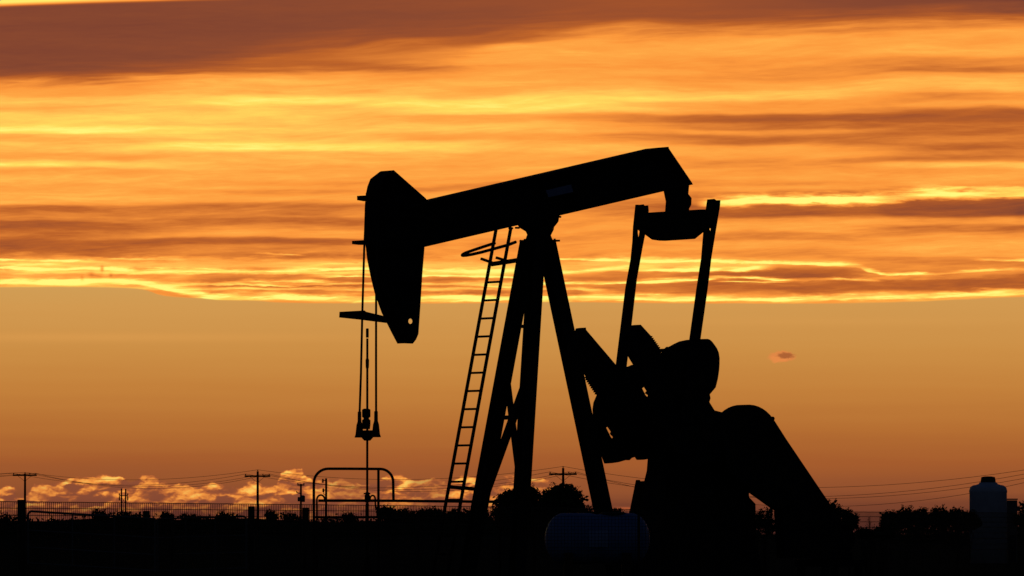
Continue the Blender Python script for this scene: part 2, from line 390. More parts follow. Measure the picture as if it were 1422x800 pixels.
# ------------------------------------------------------------------ helpers
def link(name, bm, m, parent=None, smooth_=False):
    bmesh.ops.recalc_face_normals(bm, faces=bm.faces)
    me = bpy.data.meshes.new(name)
    bm.to_mesh(me); bm.free()
    if smooth_:
        for p in me.polygons: p.use_smooth = True
    me.materials.append(M[m])
    o = bpy.data.objects.new(name, me); C.objects.link(o)
    if parent: o.parent = parent
    return o
def tag(o, label, cat, group=None):
    o['label'] = label; o['category'] = cat
    if group: o['group'] = group
    return o
def thing(name, label, cat, loc=(0, 0, 0), rz=0.0, group=None):
    o = bpy.data.objects.new(name, None); C.objects.link(o)
    o.empty_display_size = .3
    o.location = loc; o.rotation_euler = (0, 0, rz)
    return tag(o, label, cat, group)

def ray(px, py):
    x, z = (px - 711.0) / F, (400.0 - py) / F
    return Vector((x, math.cos(PITCH) - z * math.sin(PITCH), math.sin(PITCH) + z * math.cos(PITCH)))
CAM = Vector((0, 0, CAMZ))
def at(px, py, Y):
    d = ray(px, py); return CAM + d * (Y / d.y)
def ground_px(px, Y): return Vector(((px - 711.0) / F * Y, Y, 0))

def add_box(bm, c, size, mtx=None):
    r = bmesh.ops.create_cube(bm, size=1.0)
    bmesh.ops.scale(bm, vec=size, verts=r['verts'])
    if mtx is not None: bmesh.ops.transform(bm, matrix=mtx, verts=r['verts'])
    bmesh.ops.translate(bm, vec=c, verts=r['verts'])
    return r['verts']
def add_tube(bm, pts, rad, n=8, cap=True):
    pts = [Vector(p) for p in pts]
    rads = rad if isinstance(rad, (list, tuple)) else [rad] * len(pts)
    rings = []
    ref = None
    for i, p in enumerate(pts):
        t = ((pts[min(i + 1, len(pts) - 1)] - pts[max(i - 1, 0)])).normalized()
        if ref is None:
            ref = Vector((0, 0, 1)) if abs(t.z) < .9 else Vector((1, 0, 0))
        a = (ref - t * ref.dot(t)).normalized(); b = t.cross(a); ref = a
        rings.append([bm.verts.new(p + (a * math.cos(2 * math.pi * k / n) + b * math.sin(2 * math.pi * k / n)) * rads[i]) for k in range(n)])
    for r0, r1 in zip(rings, rings[1:]):
        for k in range(n): bm.faces.new((r0[k], r0[(k + 1) % n], r1[(k + 1) % n], r1[k]))
    if cap:
        bm.faces.new(rings[0][::-1]); bm.faces.new(rings[-1])
def add_bar(bm, a, b, wu, wv, ax=Vector((1, 0, 0))):
    """rectangular bar from a to b, wu wide along ax, wv wide across"""
    a, b = Vector(a), Vector(b); t = (b - a).normalized()
    x = (ax - t * ax.dot(t)).normalized(); y = t.cross(x)
    q = [(-1, -1), (1, -1), (1, 1), (-1, 1)]
    r0 = [bm.verts.new(a + x * wu / 2 * i + y * wv / 2 * j) for i, j in q]
    r1 = [bm.verts.new(b + x * wu / 2 * i + y * wv / 2 * j) for i, j in q]
    for k in range(4): bm.faces.new((r0[k], r0[(k + 1) % 4], r1[(k + 1) % 4], r1[k]))
    bm.faces.new(r0[::-1]); bm.faces.new(r1)
def add_ibeam(bm, a, b, d, w, tf, tw, ax):
    """rolled I section from a to b: depth d along ax, flange width w, with the flanges butting the web"""
    a, b = Vector(a), Vector(b); t = (b - a).normalized()
    x = (ax - t * ax.dot(t)).normalized()
    for s in (-1, 1):
        o = x * s * (d / 2 - tf / 2); add_bar(bm, a + o, b + o, tf, w, ax)
    add_bar(bm, a, b, d - 2 * tf, tw, ax)
def add_lathe(bm, prof, base, n=20, axis='z'):
    rings = []
    for r, z in prof:
        ring = []
        for k in range(n):
            c, s = math.cos(2 * math.pi * k / n) * r, math.sin(2 * math.pi * k / n) * r
            p = {'z': (c, s, z), 'x': (z, c, s), 'y': (c, z, s)}[axis]
            ring.append(bm.verts.new(Vector(base) + Vector(p)))
        rings.append(ring)
    for r0, r1 in zip(rings, rings[1:]):
        for k in range(n): bm.faces.new((r0[k], r0[(k + 1) % n], r1[(k + 1) % n], r1[k]))
    bm.faces.new(rings[0][::-1]); bm.faces.new(rings[-1])
def add_prism(bm, outline, y0, y1, holes=()):
    """outline in the (x, z) plane, pushed from y0 to y1; holes go right through"""
    loops = []
    es = []
    for lp in [outline] + list(holes):
        vs = [bm.verts.new((x, y0, z)) for x, z in lp]
        es += [bm.edges.new((vs[i], vs[(i + 1) % len(vs)])) for i in range(len(vs))]
        loops.append(vs)
    if holes:
        g = bmesh.ops.triangle_fill(bm, use_beauty=True, use_dissolve=False, edges=es)
        faces = [f for f in g['geom'] if isinstance(f, bmesh.types.BMFace)]
    else:
        faces = [bm.faces.new(loops[0])]
    ex = bmesh.ops.extrude_face_region(bm, geom=faces)
    nv = [v for v in ex['geom'] if isinstance(v, bmesh.types.BMVert)]
    bmesh.ops.translate(bm, vec=(0, y1 - y0, 0), verts=nv)
def arc(cx, cy, r, a0, a1, n):
    return [(cx + r * math.cos(R(a0 + (a1 - a0) * i / n)), cy + r * math.sin(R(a0 + (a1 - a0) * i / n))) for i in range(n + 1)]

# ------------------------------------------------------------------ ground
def build_ground():
    bm = bmesh.new()
    xs = [-9000, -4000, -1500, -700, -350, -180, -90, -45, -20, 0, 20, 45, 90, 180, 350, 700, 1500, 4000, 9000]
    ys = [-300, -60, 0, 30, 60, 90, 120, 150, 180, 210, 250, 300, 380, 500, 700, 1000, 1500, 2200, 3000, 4200, 6000, 9000, 14000]
    g = []
    for y in ys:
        row = []
        for x in xs:
            z = 0.0
            if y > 300: z = -0.05 * min(y, 2000) / 100 * .5 + (0.4 * math.sin(x * .011 + y * .003) if abs(x) < 3000 else 0) * min(1, (y - 300) / 600)
            row.append(bm.verts.new((x, y, z)))
        g.append(row)
    for i in range(len(ys) - 1):
        for j in range(len(xs) - 1): bm.faces.new((g[i][j], g[i][j + 1], g[i + 1][j + 1], g[i + 1][j]))
    o = link('ground', bm, 'ground'); o['kind'] = 'structure'
    # low rises on the horizon
    bm = bmesh.new()
    rn = random.Random(3)
    for base_y, amp in ((3600, 1.4), (5200, 2.2)):
        front_r, ridge, back = [], [], []
        for i in range(161):
            x = -4000 + 50 * i
            hgt = amp * (.55 + .3 * math.sin(x * .004 + base_y) + .2 * math.sin(x * .013 + 1) + .12 * rn.random())
            front_r.append(bm.verts.new((x, base_y - 260, -2.2))); ridge.append(bm.verts.new((x, base_y, hgt + 0.6))); back.append(bm.verts.new((x, base_y + 260, -2.2)))
        for i in range(160):
            bm.faces.new((front_r[i], front_r[i + 1], ridge[i + 1], ridge[i])); bm.faces.new((ridge[i], ridge[i + 1], back[i + 1], back[i]))
    o = link('hills', bm, 'ground'); o['kind'] = 'structure'
    # a long low rise behind the pasture that ends before the gap on the right
    bm = bmesh.new()
    rows = []
    for i in range(141):
        x = -190 + 1.7 * i
        e = min(1, max(0, (40 - x) / 8))
        e = e * e * (3 - 2 * e)
        zt = -.4 + e * (4.2 + .25 * math.sin(x * .09) + .18 * math.sin(x * .31 + 1) + .10 * rn.random())
        rows.append([bm.verts.new((x * 1.0, 1060, -.6)), bm.verts.new((x * 1.07, 1140, zt)), bm.verts.new((x * 1.1, 1170, zt)), bm.verts.new((x * 1.2, 1290, -.8))])
    for r0, r1 in zip(rows, rows[1:]):
        for k in range(3): bm.faces.new((r0[k], r1[k], r1[k + 1], r0[k + 1]))
    o = link('terrain', bm, 'ground'); o['kind'] = 'structure'
    # tufted pasture grass between the fence and the camera side
    bm = bmesh.new()
    rn = random.Random(11)
    for k in range(16000):
        y = 130 + 150 * rn.random() ** 1.3
        x = (rn.random() - .5) * (y * .16 + 6)
        hgt = .10 + .28 * rn.random() ** 2
        a = rn.random() * 6.28
        w = .012 + .015 * rn.random()
        dx, dy = math.cos(a) * w, math.sin(a) * w
        lx, ly = (rn.random() - .5) * hgt * .8, (rn.random() - .5) * hgt * .8
        bm.faces.new((bm.verts.new((x - dx, y - dy, 0)), bm.verts.new((x + dx, y + dy, 0)), bm.verts.new((x + lx, y + ly, hgt))))
    o = link('grass', bm, 'grass'); o['kind'] = 'stuff'
build_ground()

# ------------------------------------------------------------------ the pumpjack
PHI = R(33.0)
UD = Vector((math.cos(PHI), math.sin(PHI), 0))
VD = Vector((math.sin(PHI), -math.cos(PHI), 0))      # towards the near side
P0 = Vector(((748 - 711) / F * 120.0, 120.0, 0))
def puz(px, py, v):
    d = ray(px, py); o = P0 + VD * v
    k = (o - CAM).dot(VD) / d.dot(VD)
    p = CAM + d * k - P0
    return p.dot(UD), p.z
def pvz(px, py, u):
    d = ray(px, py); o = P0 + UD * u
    k = (o - CAM).dot(UD) / d.dot(UD)
    p = CAM + d * k - P0
    return p.dot(VD), p.z
def L(u, v, z): return Vector((u, -v, z))             # (along, towards near side, up) -> local
def trace(pts, vc, hv):
    """silhouette points -> profile of a body hv thick either side of vc: right-hand outline sits on the near face, left-hand on the far face"""
    n = len(pts)
    area = sum(pts[i][0] * pts[(i + 1) % n][1] - pts[(i + 1) % n][0] * pts[i][1] for i in range(n))
    sg = 1 if area > 0 else -1
    out = []
    for i in range(n):
        nx = 0
        for j in (i - 1, i):
            a, b = pts[j % n], pts[(j + 1) % n]
            ln = math.hypot(b[0] - a[0], b[1] - a[1]) or 1
            nx += sg * (b[1] - a[1]) / ln / 2
        nx = max(-1, min(1, nx * 1.35))
        out.append(puz(pts[i][0], pts[i][1], vc + hv * nx))
    return out
def slab_part(name, pts, vc, hv, m, parent, holes=(), smooth_=False):
    bm = bmesh.new()
    hs = [[puz(x, y, vc) for x, y in h] for h in holes]
    add_prism(bm, trace(pts, vc, hv), -vc + hv, -vc - hv, hs)
    return link(name, bm, m, parent)

jack = thing('pump_jack', 'big dark oil pump jack with raised walking beam standing over its wellhead', 'pump jack', P0, PHI)

def build_jack():
    J = jack
    # --- walking beam: a welded I section
    hv = .18
    near = lambda px, py: puz(px, py, hv)
    tl, tr0, tr, br = near(560, 287.3), near(913, 205.3), near(928.5, 203.8), near(962.5, 256.2)
    bl = near(560, 350.0)
    bm = bmesh.new()
    top_line = [tl, tr0, tr]; th = .045
    ux = (Vector(tr0) - Vector(tl)).normalized(); nrm = Vector((-ux.y, ux.x))
    add_prism(bm, [tl, tr0, tr, (tr[0] + .01, tr[1] - th), (tr0[0] - nrm.x * th, tr0[1] - nrm.y * th), (tl[0] - nrm.x * th, tl[1] - nrm.y * th)], -hv, hv)
    ux = (Vector(br) - Vector(bl)).normalized(); nb = Vector((-ux.y, ux.x))
    add_prism(bm, [bl, br, (br[0] + nb.x * th - .03, br[1] + nb.y * th), (bl[0] + nb.x * th, bl[1] + nb.y * th)], -hv, hv)
    add_prism(bm, [(tr[0] + .004, tr[1] - th * .5), (br[0] - .012, br[1] + th * .5), (br[0] - .07, br[1] + th * .5), (tr[0] - .036, tr[1] - th * .5)], -hv + .004, hv - .004)
    web = [(bl[0] + nb.x * th * .5, bl[1] + nb.y * th * .5), (br[0] - .06, br[1] + th * .5), (tr[0] - .04, tr[1] - th - .004), (tl[0] - nrm.x * th * .5, tl[1] - nrm.y * th * .5)]
    add_prism(bm, web, -.016, .016)
    add_prism(bm, [(tr0[0] - 1.2, tr0[1] - 1.2 * .28 - .06), (tr0[0] + .05, tr0[1] - .09), (tr[0] - .04, tr[1] - .08), (tr[0] - .05, tr[1] - .03), (tr0[0], tr0[1] - .03), (tr0[0] - 1.2, tr0[1] - 1.2 * .2725 - .03)], -.02, .02)
    for px, y0, y1 in ((748, 246, 303), (790, 237, 293), (870, 218, 275), (660, 266, 322)):   # stiffeners
        a = puz(px, y0 + 4, 0); b = puz(px, y1 - 4, 0)
        for s in (-1, 1): add_box(bm, ((a[0] + b[0]) / 2, s * .098, (a[1] + b[1]) / 2), (.025, .16, a[1] - b[1] - .06))
    beam = link('walking_beam', bm, 'paint', J)
    # sign plate fixed to the flanges, near side
    bm = bmesh.new()
    pl = [puz(x, y, .2) for x, y in ((758.5,264.4),(793.4,256),(796.3,266.6),(761.9,274))]
    add_prism(bm, pl, -.185, -.195)
    o = link('name_plate', bm, 'plate', beam); o['label'] = 'pale blue plate on the side of the beam'

    # --- horse head
    hw = .2
    front = [(527.3,238.5),(520,243),(514.3,248.5),(510.2,258.8),(508.3,268),(507.2,279),(506.3,293),(506.2,306),(506.6,322),(507.5,340),(509.8,360.3),(514.3,382.8),(517.6,397),(521,409.8),(530,434.5),(536.8,448),(544,462.5),(551.8,477.3)]
    f_uz = [puz(x, y, -hw) for x, y in front]
    webl = f_uz + [puz(x, y, 0) for x, y in ((572.8,477.3),(577.3,471.6),(580.6,463.8),(583.5,422),(586,380.5),(589,344.5))] + [puz(x, y, hw) for x, y in ((595,279.7),(590.3,274.5),(546.9,236.3))]
    hole = [puz(569.8 + 3.3 * math.cos(a * math.pi / 6), 446.2 + 3.9 * math.sin(a * math.pi / 6), 0) for a in range(12)]
    bm = bmesh.new()
    add_prism(bm, webl, .012, -.012, [hole])
    head = link('horse_head', bm, 'paint', J)
    bm = bmesh.new()                                     # rolled face plate the bridle lies on, cap and back flange
    def band(line, t, w0, w1, inward):
        n = len(line); off = []
        for i in range(n):
            a, b = Vector(line[max(i - 1, 0)]), Vector(line[min(i + 1, n - 1)])
            d = (b - a).normalized(); nn = Vector((-d.y, d.x)) * inward
            off.append((line[i][0] + nn.x * t, line[i][1] + nn.y * t))
        rg = [[bm.verts.new((p[0], y, p[1])) for p, y in ((line[i], w0), (line[i], w1), (off[i], w1), (off[i], w0))] for i in range(n)]
        for r0, r1 in zip(rg, rg[1:]):
            for k in range(4): bm.faces.new((r0[k], r0[(k + 1) % 4], r1[(k + 1) % 4], r1[k]))
        bm.faces.new(rg[0][::-1]); bm.faces.new(rg[-1])
    band(f_uz[2:], .03, -hw, hw, 1)
    link('face_plate', bm, 'paint', head)
    bm = bmesh.new()
    band([f_uz[2], f_uz[0], puz(546.9,236.3,hw), puz(590.3,274.5,hw), puz(595,279.7,hw)], .03, -hw, hw, -1)
    link('back_flange', bm, 'paint', head)
    for y in (300, 345, 390):                            # side gussets between web and face plate
        xl = {300: 509, 345: 510, 390: 518}[y]
        a = puz(xl + 8, y, 0); b = puz(580, y, 0)
        for s in (-1, 1):
            bm = bmesh.new(); add_box(bm, ((a[0] + b[0]) / 2, s * .075, a[1]), (b[0] - a[0], .12, .025)); link('gusset', bm, 'paint', head)
    for pts in ([(496.5,272),(507,271.5),(514,273),(514,279),(508,279.5),(496.5,278)], [(489.5,334.5),(505,333.5),(514,334),(514,340),(500,340),(489.5,339)]):
        slab_part('guide_bracket', pts, -.1, .06, 'steel', head)
    slab_part('safety_bar', [(472,433),(505,431.2),(507.5,433),(540,440.5),(540,448.5),(502,444),(471.5,441)], .0, .05, 'steel', head)

    # --- bridle, carrier bar, polished rod
    def wire_pt(px, py, v): u, z = puz(px, py, v); return L(u, v, z)
    wv = .19
    for v, pts in ((-wv, [(509.5,268),(508,288),(507.5,306),(506.8,325),(505.8,344),(503,440),(501.2,520),(499.3,575)]), (wv, [(525.5,300),(523.5,345),(522.3,412),(522.2,500),(522.3,576)])):
        bm = bmesh.new(); add_tube(bm, [wire_pt(x, y, v) for x, y in pts], .019, 8)
        link('bridle_cable', bm, 'cable', J)
    u0, _ = puz(510, 590, 0)
    def zof(py): return puz(510, py, 0)[1]
    def xoff(px): return (px - 510) / 83.3
    bm = bmesh.new()
    add_lathe(bm, [(.05, zof(612)), (.115, zof(606)), (.13, zof(600)), (.13, zof(598)), (.03, zof(597.5))], L(u0, 0, 0), 20)
    add_bar(bm, L(u0, -.24, zof(602)), L(u0, .24, zof(602)), .1, .1, Vector((0, 0, 1)))
    cb = link('carrier_bar', bm, 'steel', J)
    for v, c in ((-wv, 499), (wv, 522.3)):
        vv = (c - 510) / 83.3 / math.sin(PHI)
        bm = bmesh.new()
        add_lathe(bm, [(.03, zof(571.5)), (.032, zof(585)), (.05, zof(590)), (.066, zof(603)), (.08, zof(606.5)), (.08, zof(607.5))], L(u0, vv, 0), 14)
        link('cable_socket', bm, 'steel', cb)
    bm = bmesh.new()
    ctr = puz(508.6, 580, 0)[0]
    add_lathe(bm, [(.06, zof(596)), (.07, zof(590)), (.07, zof(583.5)), (.045, zof(582)), (.045, zof(580.5)), (.07, zof(579)), (.07, zof(569)), (.04, zof(567.5))], L(ctr, 0, 0), 14)
    link('rod_clamp', bm, 'steel', cb)
    bm = bmesh.new()
    add_tube(bm, [L(u0, 0, zof(720)), L(u0, 0, zof(470))], .019, 10)
    add_lathe(bm, [(.019, zof(469)), (.024, zof(468.5)), (.024, zof(456.5)), (.01, zof(456))], L(u0, 0, 0), 10)
    add_lathe(bm, [(.02, zof(512)), (.027, zof(510)), (.03, zof(500)), (.022, zof(498))], L(u0, 0, 0), 10)
    link('polished_rod', bm, 'steel', J)

    # --- samson post
    def legpt(cx, py, dv): u, z = puz(cx, py, 0); return u, z, dv
    def leg_axis(pxa, pya, pxb, pyb, va, vb):
        a = puz(pxa, pya, va); b = puz(pxb, pyb, vb)
        A, B = L(a[0], va, a[1]), L(b[0], vb, b[1])
        k = (.34 - A.z) / (B.z - A.z)
        return A, A + (B - A) * k
    s_ = math.sin(PHI) * 83.3
    va0, va1 = (746 - 734) / 2 / s_, (723 - 664.5) / 2 / s_
    legs = {}
    for key, (x0, x1, sg) in {'far': (734, 664.5, -1), 'near': (746, 723, 1)}.items():
        A, B = leg_axis(x0, 335, x1, 711, sg * va0, sg * va1)
        bm = bmesh.new(); add_ibeam(bm, A, B, .225, .2, .03, .02, Vector((0, 1, 0)))
        add_box(bm, B + Vector((0, 0, .012)), (.42, .42, .03))
        link('leg', bm, 'paint', J); legs[key] = (A, B)
    A, B = leg_axis(758.5, 335, 838, 711, 0, 0)
    bm = bmesh.new(); add_ibeam(bm, A, B, .25, .22, .03, .02, Vector((0, 1, 0)))
    add_box(bm, B + Vector((0, 0, .012)), (.46, .46, .03))
    link('leg', bm, 'paint', J)
    def on(key, py):
        A, B = legs[key]
        za = puz(735, py, 0)[1]; k = (A.z - za) / (A.z - B.z); return A + (B - A) * k
    bm = bmesh.new(); add_bar(bm, on('near', 520), on('far', 716), .13, .09, Vector((0, 1, 0))); link('brace', bm, 'paint', J)
    bm = bmesh.new(); add_bar(bm, on('far', 524) + Vector((.07, 0, 0)), on('near', 716) + Vector((.07, 0, 0)), .12, .05, Vector((0, 1, 0))); link('brace', bm, 'paint', J)
    bm = bmesh.new(); add_bar(bm, on('far', 580), on('near', 580), .07, .07, Vector((0, 0, 1))); strut = link('strut', bm, 'paint', J)
    a = on('near', 579.5)
    bm = bmesh.new(); add_tube(bm, [a, a + L(.0, .22, 0)], .012, 6); link('bolt', bm, 'steel', strut)
    bm = bmesh.new(); add_tube(bm, [on('near', 455), on('far', 452)], .03, 6); link('strut', bm, 'paint', J)
    ua, za = puz(749.5, 334.5, 0)
    bm = bmesh.new(); add_box(bm, L(ua, 0, za), (.49, .49, .03))
    link('top_plate', bm, 'paint', J)
    bm = bmesh.new(); add_box(bm, L(ua - .01, 0, za - .11), (.30, .34, .215)); link('leg_cap', bm, 'paint', J)
    sad = slab_part('saddle_bearing', [(719,296),(719.5,314),(724,317),(730,321.5),(732,326),(731.5,333.6),(765.5,333.6),(765,327),(769,319),(769.5,315.5),(775.5,308),(777,299),(777,292)], 0, .15, 'paint', J)
    for px, py in ((777.5, 301.2), (717, 316.4)):
        u, z = puz(px, py, .1); s = 1 if px > 750 else -1
        for v in (.1, -.1):
            bm = bmesh.new(); add_tube(bm, [L(u - s * .06, v, z), L(u + s * .02, v, z)], .017, 6); link('bolt', bm, 'steel', sad)
    for v in (.18, -.18):
        for du in (-.18, .18):
            bm = bmesh.new(); add_tube(bm, [L(ua + du, v, za + .016), L(ua + du, v, za + .035)], .02, 6); link('bolt', bm, 'steel', sad)

    # --- ladder up the front of the post
    lad = bpy.data.objects.new('ladder', None); C.objects.link(lad); lad.parent = J
    va = .225
    def lad_c(py): return puz(699 + (627 - 699) * (py - 318) / (711 - 318), py, 0)
    def lpt(py, v): u, z = lad_c(py); return L(u, v, z)
    zb = lad_c(711); zt = lad_c(316)
    slope = (zt[0] - zb[0]) / (zt[1] - zb[1])
    foot = lambda v: L(zb[0] - slope * (zb[1] - .05), v, .05)
    for v in (-va, va):
        bm = bmesh.new(); add_bar(bm, lpt(316, v), foot(v), .042, .042, Vector((1, 0, 0))); link('rail', bm, 'paint', lad)
    y = 391.75
    while y < 850:
        p, q = lpt(y, -va), lpt(y, va)
        bm = bmesh.new(); add_bar(bm, p, q, .036, .036, Vector((0, 0, 1))); link('rung', bm, 'paint', lad)
        y += 25.2
    bm = bmesh.new()                                       # half hoop at the top
    hp = [puz(687.5, 337.5, -va), puz(672, 342.5, -va), puz(657, 347.5, -va)]
    hn = [puz(716.5, 336, va), puz(706, 340, va), puz(690, 344.5, va), puz(668, 350.5, va)]
    tube = [L(hp[0][0], -va, hp[0][1]), L(hp[1][0], -va, hp[1][1]), L(*(hp[2][0], -va, hp[2][1]))]
    for px, py, v in ((646.5,351.2,-.19),(642.5,353.3,-.12),(641.8,354.6,-.04),(643,355,.03),(648,354.6,.12),(655,353.4,.19)):
        u, z = puz(px, py, v); tube.append(L(u, v, z))
    tube += [L(u, va, z) for u, z in hn[::-1]]
    add_tube(bm, tube, .026, 8)
    link('safety_hoop', bm, 'paint', lad)
    bm = bmesh.new()
    def seg(a, b, v0, v1, w):
        pa, pb = puz(*a, v0), puz(*b, v1); add_bar(bm, L(pa[0], v0, pa[1]), L(pb[0], v1, pb[1]), w, .04, Vector((0, 0, 1)))
    seg((668,359.3), (684,365), -va, -va, .04); seg((689,357.8), (704,362.3), va, va, .04)
    seg((682,367), (723,360.8), -va + .03, .12, .075)
    link('step_off_bracket', bm, 'paint', lad)
    bm = bmesh.new(); seg((625,676.3), (662,679.3), -va + .03, -.3, .06); link('standoff', bm, 'paint', lad)

    # --- tail bearing, equaliser, pitman arms
    ue, _ = puz(938, 310, 0)
    slab_part('tail_bearing', [(922,262),(924.5,280),(925.5,296),(956,294),(957,290),(960,284.6),(960.5,275),(956,269.5),(954.5,256)], 0, .13, 'paint', J)
    eq = [(888,296),(980,291),(990,291),(990,315),(978,320.8),(964.4,331.8),(917,334.5),(906,333),(895,325),(884,318)]
    bm = bmesh.new()
    hu = .06
    ctr = 938
    e_vz = []
    for x, y in eq:
        sh = max(-1, min(1, (x - ctr) / 25.0)) * hu * .839 * 83.3 * .8
        e_vz.append(pvz(x - sh, y, ue))
    vs0 = [bm.verts.new(L(ue - hu, v, z)) for v, z in e_vz]; vs1 = [bm.verts.new(L(ue + hu, v, z)) for v, z in e_vz]
    bm.faces.new(vs0); bm.faces.new(vs1[::-1])
    n = len(vs0)
    for k in range(n): bm.faces.new((vs0[k], vs0[(k + 1) % n], vs1[(k + 1) % n], vs1[k]))
    link('equalizer_beam', bm, 'paint', J)
    vF = pvz(886.5, 305, ue)[0]; vN = pvz(987, 305, ue)[0]
    slab_part('pitman_arm', [(882.7,284.3),(888,284.5),(893.5,283.8),(894.5,285.6),(899.8,285.2),(901,293),(896.5,323),(892,346),(884.5,388),(870.5,508),(862,566),(848,564),(854.6,510),(868.2,400),(875.5,360),(878,335),(878.9,315)], vF, .03, 'paint', J,
              holes=[[(884.6,318),(887.5,317),(889.3,321.5),(888.2,328.5),(885.3,329.2),(884.4,323)]])
    slab_part('pitman_arm', [(982.4,277),(991,276.2),(994,278.2),(1000,278),(1000,286),(993.6,324),(988,358),(983,400),(973,470),(957,590),(943,588),(957,472),(967,400),(973.4,360),(976.5,322),(980,290)], vN, .03, 'paint', J,
              holes=[[(983.6,314.5),(986.3,312.6),(988.4,314),(988,320),(985.3,321.2),(983.8,318.5)]])

    # --- cranks with counterweights
    cN, cF = vN - .275, vF + .275
    def teeth(a, b, n, dpt, side):
        """little rack teeth along a crank edge, in the picture's plane"""
        out = []
        dx, dy = b[0] - a[0], b[1] - a[1]; ln = math.hypot(dx, dy); nx, ny = -dy / ln * side, dx / ln * side
        for i in range(n):
            t0, t1 = i / n, (i + .55) / n
            out += [(a[0] + dx * t0, a[1] + dy * t0), (a[0] + dx * t1 + nx * dpt, a[1] + dy * t1 + ny * dpt)]
        return out + [b]
    far_c = [(797,463.5),(801,456),(811.5,455),(814,458)] + [(928,592)] + [(915,628),(880,628)] + teeth((829.5,548),(813,522.8), 9, 2.3, -1) + [(792,490)]
    near_c = [(867,463),(873,452.2),(887.5,451)] + teeth((902,466.6),(918,489.4), 9, 2.3, -1) + [(1000,600),(1000,640),(960,640),(869,490)]
    bm = bmesh.new()
    far_crank = slab_part('crank', far_c, cF, .09, 'paint', J)
    near_crank = slab_part('crank', near_c, cN, .09, 'paint', J)
    wr = [(918,487.7),(921,484.2),(925.5,484.6),(929,481.5),(932,481.8),(937,478),(947,474),(958,471.9),(968,471),(977.7,470.8),(983,472),(987.8,474.6),(992.2,478.6),(995.8,483.8),(998.3,490),(999.4,497.5),(999.3,506),(998.8,513.7),(997,526),(994,538),(985.8,547.8),(986.8,553),(985,559),(984,565),(982.5,567),(987.4,573),(987,600),(960,585),(930,545)]
    slab_part('counterweight', wr, cN, .13, 'paint', near_crank)
    wl = [(829,548.5),(824,559),(822.7,568),(823.5,590),(829,618),(836,636),(840,643.8),(849,643.2),(857.5,642),(863,640.5),(868.8,638.6),(873,639.2),(877,636),(882,633.8),(885,638.8),(892,638.6),(900,637.5),(925,610),(880,590),(845,545)]
    slab_part('counterweight', wl, cF, .045, 'paint', far_crank, holes=[[(839.8,594),(844.3,591.2),(850,599.5),(848.7,602.5),(853,607),(850,612),(846,606.5)]])
    wm = [(858,520),(860,512),(873,508.8),(878.6,506.6),(885,508),(905,512),(935,545),(945,590),(925,600),(900,575),(875,545)]
    slab_part('counterweight', wm, cF, .03, 'paint', far_crank, holes=[[(890.5,539.5),(894.5,536.2),(899,543),(896.5,546),(901,549),(899,553),(895,548.5)]])
    wb = [(902,556),(930,560),(975,610),(985,640),(960,650),(925,625),(905,590)]
    slab_part('counterweight', wb, cN, .13, 'paint', near_crank)
    sc = puz(975, 603, cN)
    bm = bmesh.new(); add_tube(bm, [L(sc[0], cF - .12, sc[1]), L(sc[0], cN + .12, sc[1])], .11, 16); link('crank_shaft', bm, 'steel', J)
    for v, px, py in ((vF, 857, 553), (vN, 952, 548)):
        u, z = puz(px, py, v); s = 1 if v > 0 else -1
        bm = bmesh.new(); add_tube(bm, [L(u, v - s * .28, z), L(u, v + s * .09, z)], .075, 14); link('wrist_pin', bm, 'steel', J)

    # --- gear reducer, pedestal, belt guard, motor, skid
    red = slab_part('gear_reducer', [(905,640),(908,600),(922,565),(945,548),(975,552),(988,570),(998,573),(1012,585),(1030,640),(1036,672),(1030,690),(900,690),(899,660)], 0, .36, 'paint', J)
    slab_part('pedestal', [(905,626),(899.5,636),(898.0,654),(894.8,667),(889,700),(880,850),(1058,850),(1050,740),(1049.2,699.8),(1040.3,690.5),(1040,680),(1030,636)], 0, .33, 'paint', J)
    slab_part('brake_stand', [(883.3,667.2),(887,666.4),(888.5,668.5),(895,668),(900,668),(896,720),(884,850),(852,850),(873,716)], -.55, .05, 'steel', J)
    gd = arc(1034, 612.5, 50.5, 205, 322, 14)
    guard = slab_part('belt_guard', gd + [(1092,610),(1150,696),(1180,742),(1175,775),(1080,775),(1075,709),(1071.6,706.3),(1040.5,684),(1000,655)], .62, .12, 'paint', J)
    u, z = puz(1067, 581.5, .62)
    bm = bmesh.new(); add_tube(bm, [L(u, .48, z), L(u, .76, z)], .035, 8); link('guard_lug', bm, 'steel', guard)
    mu, mz = puz(1158, 748, .2)
    bm = bmesh.new()
    prof = [(.1, -.42), (.24, -.40)]
    for i in range(14): prof += [(.26, -.38 + i * .05), (.235, -.36 + i * .05)]
    prof += [(.24, .34), (.12, .36), (.05, .37), (.05, .45)]
    add_lathe(bm, [(r, -zz) for r, zz in prof], L(mu, .15, mz), 18, 'y')
    add_box(bm, L(mu, .15, mz - .30), (.42, .6, .12))
    motor = link('motor', bm, 'paint', J)
    bm = bmesh.new()
    for v in (-.2, .5): add_bar(bm, L(mu - .5, v, mz - .42), L(mu + .4, v, mz - .42), .12, .1, Vector((0, 0, 1)))
    for du in (-.4, .3):
        for v in (-.2, .5): add_bar(bm, L(mu + du, v, mz - .48), L(mu + du, v, .33), .1, .1, Vector((1, 0, 0)))
    link('motor_base', bm, 'paint', J)
    uf = min(legs['far'][1].x, legs['near'][1].x)
    bm = bmesh.new()
    for v in (-.85, .85): add_ibeam(bm, L(uf - .8, v, .17), L(mu + .9, v, .17), .3, .2, .03, .02, Vector((0, 0, 1)))
    for i in range(7):
        u = uf - .5 + i * (mu + 1.1 - uf) / 6.2; add_bar(bm, L(u, -.74, .18), L(u, .74, .18), .2, .12, Vector((0, 0, 1)))
    link('base_skid', bm, 'paint', J)
build_jack()

